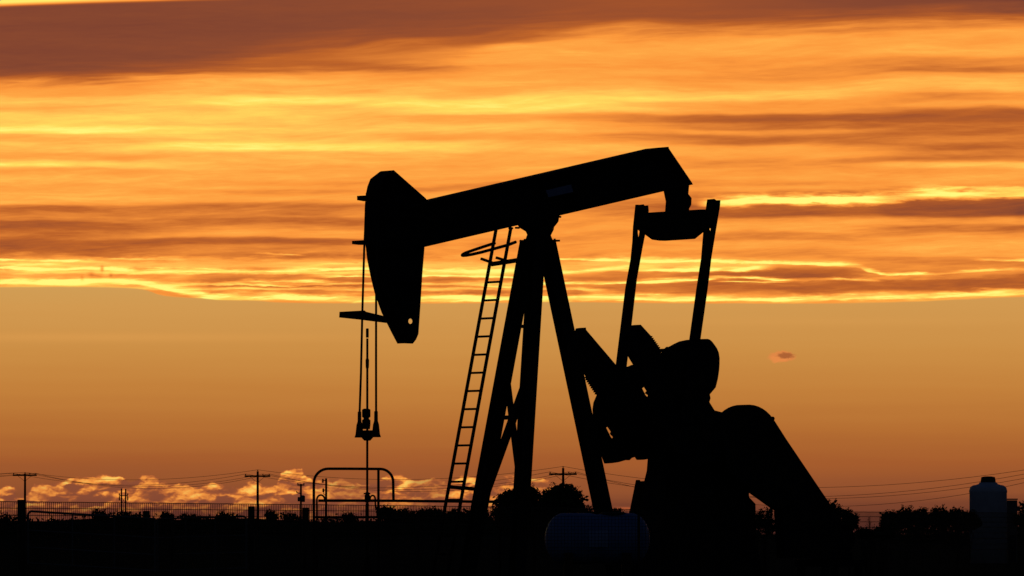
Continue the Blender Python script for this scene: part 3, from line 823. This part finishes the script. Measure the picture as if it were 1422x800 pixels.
# ------------------------------------------------------------------ wellhead under the polished rod
def build_wellhead():
    u, z = puz(510, 690, 0)
    w = P0 + UD * u
    t = thing('wellhead', 'dark wellhead with stuffing box where the polished rod enters the ground', 'wellhead', (w.x, w.y, 0))
    zp = lambda py: puz(510, py, 0)[1]
    bm = bmesh.new(); add_lathe(bm, [(.13, 0), (.13, .5), (.2, .5), (.2, .6), (.13, .62), (.12, zp(800)), (.1, zp(798)), (.03, zp(770)), (.028, zp(700)), (.03, zp(699))], (0, 0, 0), 20); link('casing_head', bm, 'steel', t)
    bm = bmesh.new(); add_lathe(bm, [(.03, zp(698)), (.045, zp(696.5)), (.045, zp(688)), (.034, zp(687)), (.034, zp(684.5)), (.025, zp(683.5))], (0, 0, 0), 16)
    add_tube(bm, [(-.06, 0, zp(685.5)), (.05, 0, zp(685.5))], .012, 8); link('stuffing_box', bm, 'steel', t)
    bm = bmesh.new(); add_tube(bm, [(0, 0, zp(800)), (.6, .1, zp(800)), (.7, .1, zp(805)), (.7, .1, .0)], .04, 8); link('flow_line', bm, 'steel', t)
build_wellhead()

# ------------------------------------------------------------------ tube guard in front of the wellhead
def build_guard():
    D = 116.0
    o = ground_px(490, D)
    t = thing('pipe_guard', 'bent steel pipe guard rail with rounded corners around the wellhead', 'guard rail', o)
    q = lambda px, py: at(px, py, D) - o
    def pipe(name, pts, r):
        bm = bmesh.new(); add_tube(bm, pts, r, 8); return link(name, bm, 'steel', t)
    pts = [(435.8,860),(435.8,672)] + [(435.8 + 20 - 20 * math.cos(R(a)), 671 - 20 * math.sin(R(a))) for a in range(10, 91, 10)] + [(480,651),(528,651.3)] + \
          [(528 + 18 * math.sin(R(a)), 669.3 - 18 * math.cos(R(a))) for a in range(10, 91, 10)] + [(546.4,694)]
    pipe('hoop', [q(*p) for p in pts], .022)
    pipe('post', [q(525.5,652), q(525.5,700), q(525.5,860)], .021)
    pipe('rail', [q(442,695.3), q(510,695.3), q(560,695.6), q(624,696.3), q(694,697)], .0225)
    pipe('post', [q(694,697), q(694,860)], .022)
    pipe('handle', [q(440,860), q(440,697)] + [q(445.5 - 5.5 * math.cos(R(a)), 694 - 6.5 * math.sin(R(a))) for a in range(0, 181, 20)] + [q(453,696)], .015)
    pipe('handle', [q(514,695)] + [q(517.5 - 3.6 * math.cos(R(a)), 693.5 - 5.5 * math.sin(R(a))) for a in range(0, 181, 20)] + [q(521.3,705), q(525,706)], .014)
    pipe('rail', [q(436,718.3), q(480,718.4), q(525,718.2)], .02)
build_guard()

# ------------------------------------------------------------------ woven wire fence and its posts
FA, FB = (-60.0, 192.0), (1500.0, 300.0)                # (bearing in px, distance)
fa, fb = ground_px(*FA), ground_px(*FB)
def fence_at(px):
    """point on the fence line at a bearing"""
    k = (px - 711.0) / F
    d = fb - fa
    s = (k * fa.y - fa.x) / (d.x - k * d.y)
    return fa + d * s, s
def fence_top(px):
    pts = [(-60,696),(0,696.6),(440,701),(620,703),(1000,709.3),(1200,711),(1500,713)]
    for (a, ya), (b, yb) in zip(pts, pts[1:]):
        if a <= px <= b: y = ya + (yb - ya) * (px - a) / (b - a); break
    p, _ = fence_at(px)
    return at(px, y, p.y).z
def build_fence():
    t = thing('wire_fence', 'tall woven wire field fence on posts running right across behind the pump jack', 'fence', fa)
    bm = bmesh.new()
    N = 250
    cols_ = []
    ln = (fb - fa).length
    step = .142
    n = int(ln / step)
    rn = random.Random(5)
    for i in range(n + 1):
        p = fa + (fb - fa) * (i / n); px = 711 + p.x / p.y * F
        zt = fence_top(max(-59, min(1499, px)))
        cols_.append((p, zt + rn.uniform(-.004, .004)))
        add_bar(bm, p - fa + Vector((0, 0, .12)), p - fa + Vector((0, 0, zt)), .015, .015)
    hz = [0, .175, .37, .58, .8, 1.02, 1.24, 1.46]
    for hh in hz:
        rr = .021 if hh == 0 else .019
        for i in range(0, n - 4, 4):
            (p, z0), (q, z1) = cols_[i], cols_[i + 4]
            if z0 - hh < .1: continue
            add_bar(bm, p - fa + Vector((0, -.008, z0 - hh)), q - fa + Vector((0, -.008, z1 - hh)), rr, rr, Vector((0, 0, 1)))
    link('wire_mesh', bm, 'wire', t)
    def post(px, topy, wpx, m='wood'):
        p, _ = fence_at(px); w = wpx * p.y / F
        zt = at(px, topy, p.y).z
        bm = bmesh.new()
        add_lathe(bm, [(w / 2, 0), (w / 2 * .98, zt - .03), (w / 2 * .9, zt)], p - fa + Vector((0, -.05 - w / 2, 0)), 12)
        link('post', bm, m, t)
    post(31, 694, 12.5); post(349.5, 703.3, 9.8); post(424.8, 705, 10.2); post(204, 709.5, 9.6)
    for px in (240, 580, 660, 760, 850, 980, 1100, 1232, 1330): post(px, 714, 5)
    for px in (-40, 1460): post(px, 708, 9)
build_fence()

def build_gate(pa, pb, mid, hinge_first, label):
    """one leaf of a pipe gate, drooping to its free end: rails y at the hinge and at the free end"""
    D = fence_at(pa[0])[0].y - 1.2
    o = ground_px(pa[0], D)
    t = thing('pipe_gate', label, 'gate', o, 0, 'galvanised pipe gates in the pasture fence')
    q = lambda px, py: at(px, py, D) - o
    x0, x1 = pa[0], pb[0]
    drop = pb[1] - pa[1]
    rl = [0, 26.5, 50, 72]
    s = 1 if x1 > x0 else -1
    frame = [q(x0, pa[1] + 74), q(x0, pa[1] + 6)] + [q(x0 + s * (5 - 5 * math.cos(R(a))), pa[1] + 6 - 6 * math.sin(R(a))) for a in range(20, 91, 20)] + [q(x0 + (x1 - x0) * .5, pa[1] + drop * .5), q(x1, pb[1]), q(x1, pb[1] + 74)]
    bm = bmesh.new(); add_tube(bm, frame, .03, 8); link('frame', bm, 'galv', t)
    for r in rl[1:]:
        bm = bmesh.new(); add_tube(bm, [q(x0, pa[1] + r), q(x1, pb[1] + r)], .022, 8); link('rail', bm, 'galv', t)
    for f in (.35, .68):
        bm = bmesh.new(); add_tube(bm, [q(x0 + (x1 - x0) * f, pa[1] + drop * f), q(x0 + (x1 - x0) * f, pa[1] + drop * f + 72)], .018, 6); link('brace', bm, 'galv', t)
build_gate((39.0, 710.0), (215.0, 720.5), 0, True, 'galvanised pipe gate leaf drooping away from the thick fence post at the picture edge')
build_gate((342.0, 717.0), (219.0, 720.5), 0, False, 'galvanised pipe gate leaf hung low on the post before the tall utility pole')

# ------------------------------------------------------------------ tanks
def build_tanks():
    D = 112.5
    o = ground_px(829, D)
    t = thing('leg_tank', 'pale blue horizontal plastic tank lying by the pump jack leg', 'tank', o)
    c = at(829.5, 748, D) - o
    k = D / F
    half, r = 73 * k, 35.5 * k
    bm = bmesh.new()
    prof = []
    for i in range(9):
        a = R(90 - i * 11.25); prof.append((max(r * math.cos(a), .01), -half + .3 - .3 * math.sin(a)))
    for i in range(1, 8):
        x = -half + .3 + (2 * half - .6) * i / 8; rr = r * (1 if i != 4 else .94)
        prof += [(rr, x)]
    for i in range(9):
        a = R(i * 11.25); prof.append((max(r * math.cos(a), .01), half - .3 + .3 * math.sin(a)))
    add_lathe(bm, prof, c, 32, 'x'); link('tank_body', bm, 'poly_blue', t, True)
    bm = bmesh.new(); add_lathe(bm, [(.2, r - .03), (.2, r + .005), (.17, r + .012)], c + Vector((.25, 0, 0)), 20); link('lid', bm, 'black', t)
    for s in (-1, 1):
        bm = bmesh.new(); add_box(bm, Vector((c.x + s * half * .55, 0, (c.z - r * .55) / 2)), (.14, .75, c.z - r * .55)); link('leg', bm, 'steel', t)
    bm = bmesh.new()
    a0, n = R(196), 5
    for i in range(n):
        aa, ab = R(160 + i * 8), R(168 + i * 8)
        for_x = (-.13, .16)
        vs = [bm.verts.new(c + Vector((x, math.cos(a) * (r + .004), math.sin(a) * (r + .004)))) for x, a in ((for_x[0], aa), (for_x[1], aa), (for_x[1], ab), (for_x[0], ab))]
        bm.faces.new(vs)
    link('label_sheet', bm, 'label', t)
    bm = bmesh.new()
    p = at(887, 800, 110.5); tt = at(887, 704, 110.5)
    add_tube(bm, [(p.x, p.y, 0), (p.x, p.y, tt.z)], .02, 8)
    tag(link('steel_stake', bm, 'steel'), 'thin upright steel stake standing at the end of the blue tank', 'stake')

    D = 400.0
    o = ground_px(1372, D); k = D / F
    t = thing('water_tank', 'tall upright white plastic water tank with a black lid', 'water tank', o)
    r = 26 * k; zt = at(1372, 671, D).z
    bm = bmesh.new()
    prof = [(r, 0), (r, zt - .55), (r * 1.02, zt - .5), (r * 1.02, zt - .42), (r, zt - .36)] + [(r - .34 + .34 * math.cos(R(a)), zt - .36 + .26 * math.sin(R(a))) for a in range(15, 91, 15)] + [(.52, zt - .04), (.5, zt + .04)]
    add_lathe(bm, prof, (0, 0, 0), 36); link('tank_body', bm, 'poly', t, True)
    bm = bmesh.new()
    add_lathe(bm, [(.43, zt + .04), (.39, zt + .30), (.37, zt + .34), (.2, zt + .375), (.02, zt + .38)], (0, 0, 0), 24); link('lid', bm, 'black', t)

    D = 404.0
    o = ground_px(1405, D); k = D / F
    t = thing('shed', 'small flat roofed dark shed beside the white water tank', 'shed', o)
    zt = at(1405, 692.8, D).z; w = 14.5 * k
    bm = bmesh.new(); add_box(bm, (0, .35, zt / 2 - .04), (w, .9, zt - .08)); link('wall', bm, 'grey', t)
    bm = bmesh.new(); add_box(bm, (0, .35, zt - .02), (w + .05, .98, .07)); link('roof', bm, 'grey', t)
    bm = bmesh.new(); add_box(bm, (w / 2 + .07, 0, zt - .55), (.12, .2, .28)); link('meter_box', bm, 'grey', t)
    bm = bmesh.new(); add_box(bm, (0, -.115, .8), (w * .7, .02, 1.5)); link('door', bm, 'black', t)
build_tanks()

# ------------------------------------------------------------------ utility poles and lines
POLES = [(35.0, 661.0, 765.0, 660.0), (358.0, 657.5, 720.0, 661.3), (782.0, 653.0, 670.0, 658.5), (1478.0, 649.0, 600.0, 655.0)]
def build_pole(px, topy, D, army, label):
    o = ground_px(px, D); zt = at(px, topy - 3.0, D).z; za = at(px, army, D).z
    t = thing('utility_pole', label, 'utility pole', (o.x, o.y, -.25), R(-8), 'crossarm poles carrying the power line')
    zt += .25; za += .25
    bm = bmesh.new(); add_tube(bm, [(0, 0, -1), (0, 0, zt * .5), (0, 0, zt)], [.15, .135, .11], 10); link('shaft', bm, 'pole', t)
    bm = bmesh.new(); add_box(bm, (0, -.16, za), (2.6, .1, .17)); link('crossarm', bm, 'pole', t)
    for s in (-1, 1):
        bm = bmesh.new(); add_bar(bm, (s * .75, -.16, za - .06), (s * .04, -.15, za - .62), .04, .03, Vector((0, 1, 0))); link('arm_brace', bm, 'steel', t)
    for x, z in ((-1.2, za + .065), (1.2, za + .065), (.55, za + .065), (0, zt)):
        bm = bmesh.new(); add_lathe(bm, [(.025, 0), (.025, .05), (.06, .06), (.065, .12), (.05, .14), (.03, .16)], (x, -.16 if z < zt else 0, z), 10); link('insulator', bm, 'porcelain', t)
    M4 = Matrix.Translation(t.location) @ Matrix.Rotation(R(-8), 4, 'Z')
    return [M4 @ Vector(p) for p in ((-1.2, -.16, za + .22), (1.2, -.16, za + .22), (.55, -.16, za + .22), (0, 0, zt + .15))]
labels = ['tall wooden utility pole with crossarm behind the thick fence post', 'tall wooden utility pole with crossarm rising before the orange cumulus', 'wooden utility pole with crossarm topping the round trees', 'wooden utility pole with crossarm nearest the camera']
ends = [build_pole(*p, l) for p, l in zip(POLES, labels)]
before = [Vector((e.x - 58, e.y + 50, e.z + .2)) for e in ends[0]]
def build_lines():
    names = ['outer', 'inner', 'middle', 'top']
    for w in range(4):
        pts = []
        chain = [before[w]] + [e[w] for e in ends]
        for i, (a, b) in enumerate(zip(chain, chain[1:])):
            sag = ((1.15, 1.4, 1.25, .65), (1.2, 1.55, 1.35, .9), (1.4, 1.8, 1.6, 1.1), (2.35, 3.2, 2.5, 2.0))[i][w]
            n = 24
            for k in range(n + (1 if i == len(chain) - 2 else 0)):
                f = k / n; p = a.lerp(b, f); p.z -= sag * 4 * f * (1 - f); pts.append(p)
        bm = bmesh.new(); add_tube(bm, pts, .0175, 5)
        lb = ['sagging power line conductor strung between the crossarm tips', 'sagging power line conductor strung between the crossarm tips', 'sagging power line conductor strung between the crossarm tips', 'uppermost thin wire strung from pole top to pole top'][w]
        tag(link('power_line', bm, 'conductor'), lb, 'power line', 'power line wires')
build_lines()

def build_small_poles():
    # transformer pole
    D = 640.0; o = ground_px(418, D); k = D / F
    t = thing('transformer_pole', 'short utility pole with a round transformer and stub crossarm', 'utility pole', o)
    zt = at(418, 672, D).z
    bm = bmesh.new(); add_tube(bm, [(0, 0, -1), (0, 0, zt)], [.1, .085], 8); link('shaft', bm, 'pole', t)
    bm = bmesh.new(); add_box(bm, (0, -.13, zt - .1), (.64, .09, .12)); link('crossarm', bm, 'pole', t)
    for x in (-.27, .27):
        bm = bmesh.new(); add_lathe(bm, [(.03, 0), (.05, .06), (.03, .13)], (x, -.13, zt - .04), 8); link('insulator', bm, 'porcelain', t)
    zc = at(418, 692.8, D).z
    bm = bmesh.new(); add_lathe(bm, [(.16, -.3), (.2, -.27), (.2, .22), (.14, .28), (.05, .3)], (.17, -.1, zc + .02), 16); link('transformer', bm, 'grey', t)
    bm = bmesh.new(); add_lathe(bm, [(.12, -.2), (.14, 0), (.12, .2)], (-.16, -.05, zc - .03), 10); link('cutout', bm, 'grey', t)
    bm = bmesh.new(); add_bar(bm, (-.38, -.1, at(418, 684, D).z), (0, -.1, at(418, 685.5, D).z), .08, .05, Vector((0, 0, 1))); add_box(bm, (-.36, -.1, at(418, 683, D).z), (.1, .1, .16)); link('bracket', bm, 'steel', t)
    # slim pole beside the guard
    D = 430.0; o = ground_px(453, D)
    t = thing('service_pole', 'slim service pole with side insulators seen through the pipe guard', 'utility pole', o)
    zt = at(453, 664.3, D).z
    bm = bmesh.new(); add_tube(bm, [(0, 0, -1), (0, 0, zt)], [.075, .065], 8); link('shaft', bm, 'pole', t)
    for py, ln in ((667.3, 4.5), (680.5, 4.0)):
        zz = at(453, py, D).z
        bm = bmesh.new(); add_bar(bm, (-ln * D / F - .02, -.05, zz), (0, -.05, zz), .05, .05, Vector((0, 0, 1)))
        add_lathe(bm, [(.03, -.14), (.05, -.1), (.05, .06), (.03, .1)], (-ln * D / F, -.05, zz), 8); link('insulator', bm, 'porcelain', t)
    bm = bmesh.new(); zz = at(453, 686, D).z
    add_tube(bm, [(-.12, -.03, at(453, 680, D).z), (-.15, -.03, zz), (-.05, -.03, at(453, 688, D).z)], .02, 6); link('drop_cable', bm, 'cable', t)
    # double pole structure
    D = 1500.0; o = ground_px(172.5, D); k = D / F
    t = thing('double_pole', 'distant twin pole power structure joined by one crossarm', 'utility pole', o)
    z1, z2 = at(168, 678.3, D).z, at(175, 679, D).z; zc = at(172, 688.5, D).z
    for x, zz in ((-3.6 * k, z1), (2.2 * k, z2)):
        bm = bmesh.new(); add_tube(bm, [(x, 0, -2), (x, 0, zz)], [.2, .15], 8); link('shaft', bm, 'pole', t)
    bm = bmesh.new(); add_box(bm, (-.6 * k, -.22, zc), (12 * k, .16, .2)); link('crossarm', bm, 'pole', t)
    for x in (-6.4 * k, 5.2 * k):
        bm = bmesh.new(); add_lathe(bm, [(.1, -1.0), (.13, -.9), (.13, -.2), (.06, -.1)], (x, -.22, zc), 8); add_lathe(bm, [(.1, .1), (.13, .2), (.1, .5)], (x, -.22, zc), 8); link('insulator', bm, 'porcelain', t)
    bm = bmesh.new(); add_bar(bm, (-3.6 * k, -.15, zc - .2), (2.2 * k, -.15, at(172, 700, D).z), .1, .06, Vector((0, 1, 0))); add_bar(bm, (2.2 * k, -.19, zc - .2), (-3.6 * k, -.19, at(172, 700, D).z), .1, .06, Vector((0, 1, 0))); link('cross_brace', bm, 'pole', t)
build_small_poles()

# ------------------------------------------------------------------ trees and bushes
def crown_mesh(bm, lumps, n, leaf, rn, spiky=0.0):
    tot = sum(l[3] * l[4] * l[5] for l in lumps)
    for cx, cy, cz, rx, ry, rz in lumps:
        for k in range(max(12, int(n * rx * ry * rz / tot))):
            while True:
                d = Vector((rn.gauss(0, 1), rn.gauss(0, 1), rn.gauss(0, 1)))
                if d.length > 1e-3: break
            d.normalize()
            rr = rn.random() ** .38 * (1 + .16 * math.sin(d.x * 7 + cx) * math.sin(d.z * 9 + cz)) * (1 + .12 * rn.gauss(0, 1))
            p = Vector((cx + d.x * rx * rr, cy + d.y * ry * rr, max(.02, cz + d.z * rz * rr)))
            a = Vector((rn.gauss(0, 1), rn.gauss(0, 1), rn.gauss(0, 1) + spiky)).normalized(); b = a.orthogonal().normalized()
            b = (Matrix.Rotation(rn.random() * 6.28, 3, a) @ b)
            s = leaf * (.6 + .8 * rn.random())
            q = [p - a * s, p + b * s * .5, p + a * s, p - b * s * .5]
            bm.faces.new([bm.verts.new(v) for v in q])
def tree(name, label, cat, px, D, lumps_px, leaf, n, m='leaf', group=None, trunk=.12, seed=1, limbs=4, sprigs=26):
    """lumps in px: (x, y centre, half width, half height)"""
    rn = random.Random(seed)
    o = ground_px(px, D); k = D / F
    t = thing(name, label, cat, o, 0, group)
    lumps = []
    for x, y, hw, hh in lumps_px:
        p = at(x, y, D) - o
        lumps.append((p.x, rn.uniform(-.3, .3) * hw * k, p.z, hw * k, hw * k * .9, hh * k))
    bm = bmesh.new(); crown_mesh(bm, lumps, n, leaf, rn, .2)
    for i in range(sprigs):                                # fine shoots standing out of the outline
        l = rn.choice(lumps); a = rn.uniform(.25, 2.9)
        b = Vector((l[0] + math.cos(a) * l[3] * .85, l[1], l[2] + math.sin(a) * l[5] * .85))
        d = Vector((math.cos(a) * .5 + rn.uniform(-.3, .3), rn.uniform(-.3, .3), 1)).normalized() * l[5] * rn.uniform(.25, .6)
        w = Vector((leaf * .16, 0, 0))
        bm.faces.new([bm.verts.new(v) for v in (b - w, b + w, b + d)])
        for j in range(5):
            c = b + d * rn.uniform(.3, 1.0); e = Vector((rn.choice((-1, 1)) * leaf * rn.uniform(.5, 1.1), rn.uniform(-.5, .5) * leaf, leaf * rn.uniform(.2, .8)))
            bm.faces.new([bm.verts.new(v) for v in (c, c + e * .5 + Vector((0, 0, leaf * .25)), c + e)])
    link('crown', bm, m, t)
    bm = bmesh.new()
    mz = max(l[2] for l in lumps)
    add_tube(bm, [(0, 0, -.4), (.02, 0, mz * .3), (-.03, .02, mz * .75)], [trunk, trunk * .8, trunk * .4], 8)
    for i in range(limbs):
        l = lumps[i % len(lumps)]; z0 = mz * (.2 + .1 * i)
        add_tube(bm, [(0, 0, z0), ((l[0]) * .5 + rn.uniform(-.2, .2), l[1] * .5, (z0 + l[2]) / 2 + .1), (l[0] + rn.uniform(-.3, .3) * l[3], l[1], l[2] + .3 * l[5])], [trunk * .5, trunk * .35, trunk * .15], 6)
    link('trunk', bm, 'bark', t)
    return t
tg = 'trees and bushes along the horizon'
tree('round_tree', 'dense dark tree with lower crown behind the middle post leg', 'tree', 722, 600, [(718,700,30,19),(733,690,18,14),(705,697,14,15),(722,724,36,20),(694,712,12,9),(718,712,28,20),(742,712,16,20),(750,700,7,9)], .22, 9000, group=tg, trunk=.2, seed=2)
tree('round_tree', 'dense dark dome shaped tree under the crossarm pole, taller of the pair', 'tree', 783, 595, [(780,692,24,19),(795,699,17,17),(765,693,14,14),(785,724,30,20),(807,712,9,12),(782,708,26,24),(762,705,14,18)], .22, 9000, group=tg, trunk=.2, seed=3)
def bush(label, px, D, lumps, seed, leaf=.12, n=900, m='leaf', name='bush'):
    return tree(name, label, 'bush', px, D, lumps, leaf, n, m, tg, .05, seed, 3, 16)
bush('low dark bush directly behind the wellhead guard, widest of that row', 545, 300, [(535,713,13,9),(552,717,18,9),(568,719,12,9)], 4)
bush('low dark bush just before the ladder foot', 600, 310, [(590,716,12,8),(606,715,11,9),(618,721,14,8)], 5)
bush('low dark bush between the ladder foot and the front leg', 640, 320, [(632,717,10,8),(648,718,12,9),(668,720,14,10)], 6)
bush('small dark bush peeping out at the pump jack rear leg', 818, 500, [(818,710,5,7),(822,716,7,7)], 7, .12, 350)
bush('small flat dark bush above the blue tank lid', 857, 500, [(857,714,10,6.5)], 8, .12, 350)
far = [(6,722,18,11,'at the picture edge beside the thick fence post'),(139,716,12,9,'with a rounded top in front of the twin poles'),(176,717,24,7,'stretching under the twin power poles'),(231,718,9,7,'tiny and alone between the gates'),
       (265,719,16,5.5,'flat and faint along the gate'),(313,718,13,7,'low and domed near the second gate'),(377,717,9,8,'rounded, just beyond the tall utility pole'),(404,719,16,7.5,'wide, around the foot of the transformer pole'),(486,720,11,8,'inside the pipe guard opening')]
for i, (x, y, hw, hh, lb) in enumerate(far):
    bush('distant dark bush on the horizon, ' + lb, x, 900, [(x - hw * .3, y, hw * .7, hh), (x + hw * .45, y + 1.5, hw * .6, hh * .85)], 20 + i, .2, 420)
# right-hand side
bush('feathery young tree rising beside the belt guard foot', 1157, 210, [(1156,703,8,8),(1160,711,12,9),(1152,718,12,12),(1160,730,18,12)], 40, .075, 700, 'leaf2', 'sapling')
bush('ragged shrub leaning against the fence beside the feathery sapling', 1178, 212, [(1176,717,8,8),(1184,722,8,9),(1178,730,14,9)], 41, .08, 700, 'leaf2')
bush('ragged weedy shrub under the belt guard', 1062, 150, [(1068,712,5,9),(1056,722,7,12),(1068,730,9,14)], 42, .05, 500, 'leaf2')
rt = [(1236,720,12,9),(1258,716,14,11),(1279,716,12,9),(1304,715,13,11),(1328,716,14,10),(1346,719,12,9)]
rl = ['lowest and leftmost of the thicket before the white tank', 'second bump of the thicket before the white tank', 'smaller bump in the middle of the thicket before the white tank', 'spiky topped, tallest of the thicket before the white tank', 'broad, between the spiky one and the white tank', 'half hidden, touching the white tank']
for i, ((x, y, hw, hh), lb) in enumerate(zip(rt, rl)):
    bush('dark bush, ' + lb, x, 340 + 4 * i, [(x, y, hw, hh), (x + 4, y + 8, hw * 1.1, hh), (x - 6, y + 5, hw * .7, hh * .8), (x + hw * .4, y - hh * .55, hw * .3, hh * .55)], 50 + i, .09, 1300)
bush('dark rounded bush at the picture edge beyond the shed', 1424, 380, [(1420,701,5,4),(1424,712,10,10),(1420,722,14,10)], 60, .1, 600)
def bare_shrub(px, D, topy, label, seed):
    rn = random.Random(seed); o = ground_px(px, D); k = D / F
    t = thing('bare_shrub', label, 'shrub', o, 0, tg)
    zt = at(px, topy, D).z
    bm = bmesh.new()
    for i in range(16):
        x = rn.uniform(-11, 11) * k; h = zt * (1 - abs(x) / k / 30) * rn.uniform(.78, 1.0)
        p0 = Vector((x * .25, rn.uniform(-.05, .05), 0)); p2 = Vector((x, rn.uniform(-.2, .2), h)); p1 = p0.lerp(p2, .5) + Vector((rn.uniform(-.05, .05), 0, 0))
        add_tube(bm, [p0, p1, p2], [.012, .009, .005], 5)
        for j in range(5):
            f = rn.uniform(.55, .95); b = p0.lerp(p2, f); e = b + Vector((rn.uniform(-.12, .12), rn.uniform(-.1, .1), rn.uniform(.05, .16)))
            add_tube(bm, [b, e], [.007, .004], 4)
    link('branches', bm, 'twig', t)
bush('low weedy tuft at the foot of the leafless shrub', 1203, 214, [(1200,741,12,7),(1212,742,12,6)], 43, .07, 600, 'leaf2')
bush('low weedy tuft between the leafless shrub and the dark thicket', 1226, 216, [(1224,740,10,8),(1232,739,9,9)], 44, .07, 600, 'leaf2')
bare_shrub(1207, 215, 704.5, 'thin leafless shrub standing in the wire fence', 70)
bare_shrub(1222, 218, 709.5, 'shorter leafless shrub next to the dark thicket', 71)

def build_treeline():
    """far-off scrub that reads as one dark band under the sky"""
    rn = random.Random(90)
    bm = bmesh.new(); D = 1100.0; k = D / F
    def band(x0, x1, ytop, n):
        lumps = []
        x = x0
        while x < x1:
            hw = rn.uniform(8, 20); yt = ytop + rn.uniform(-2.0, 2.5)
            p = at(x, yt + 14, D + rn.uniform(-40, 40)); lumps.append((p.x, p.y, p.z, hw * k, hw * k, 14 * k))
            p = at(x + rn.uniform(-4, 4), 744, D); lumps.append((p.x, p.y, p.z, hw * k * 1.2, hw * k, 16 * k))
            x += hw * .75
        crown_mesh(bm, lumps, n, .27, rn, .2)
    band(-140, 560, 718.5, 26000); band(560, 1055, 716, 17000); band(1238, 1600, 717, 12000)
    o = link('treeline', bm, 'leaf'); o['kind'] = 'stuff'
build_treeline()

def build_panel():
    D = 109.0
    o = ground_px(830, D)
    t = thing('stock_fence', 'short square mesh stock fence standing in front of the blue horizontal tank', 'fence', o)
    bm = bmesh.new()
    q = lambda px, py: at(px, py, D) - o
    x0, x1, y0 = 742.0, 915.0, 717.0
    n = int((x1 - x0) / 4.6)
    for i in range(n + 1):
        x = x0 + (x1 - x0) * i / n
        a = q(x, y0); add_bar(bm, Vector((a.x, 0, .06)), a, .006, .006)
    z0 = q(x0, y0).z
    j = 0
    while z0 - j * .052 > .06:
        z = z0 - j * .052; add_bar(bm, Vector((q(x0, y0).x, -.006, z)), Vector((q(x1, y0).x, -.006, z)), .006, .006, Vector((0, 0, 1))); j += 1
    link('mesh', bm, 'wire', t)
    for x in (742.0, 915.0):
        bm = bmesh.new(); a = q(x, y0 - 3); add_tube(bm, [(a.x, .03, 0), (a.x, .03, a.z)], .02, 8); link('post', bm, 'steel', t)
build_panel()
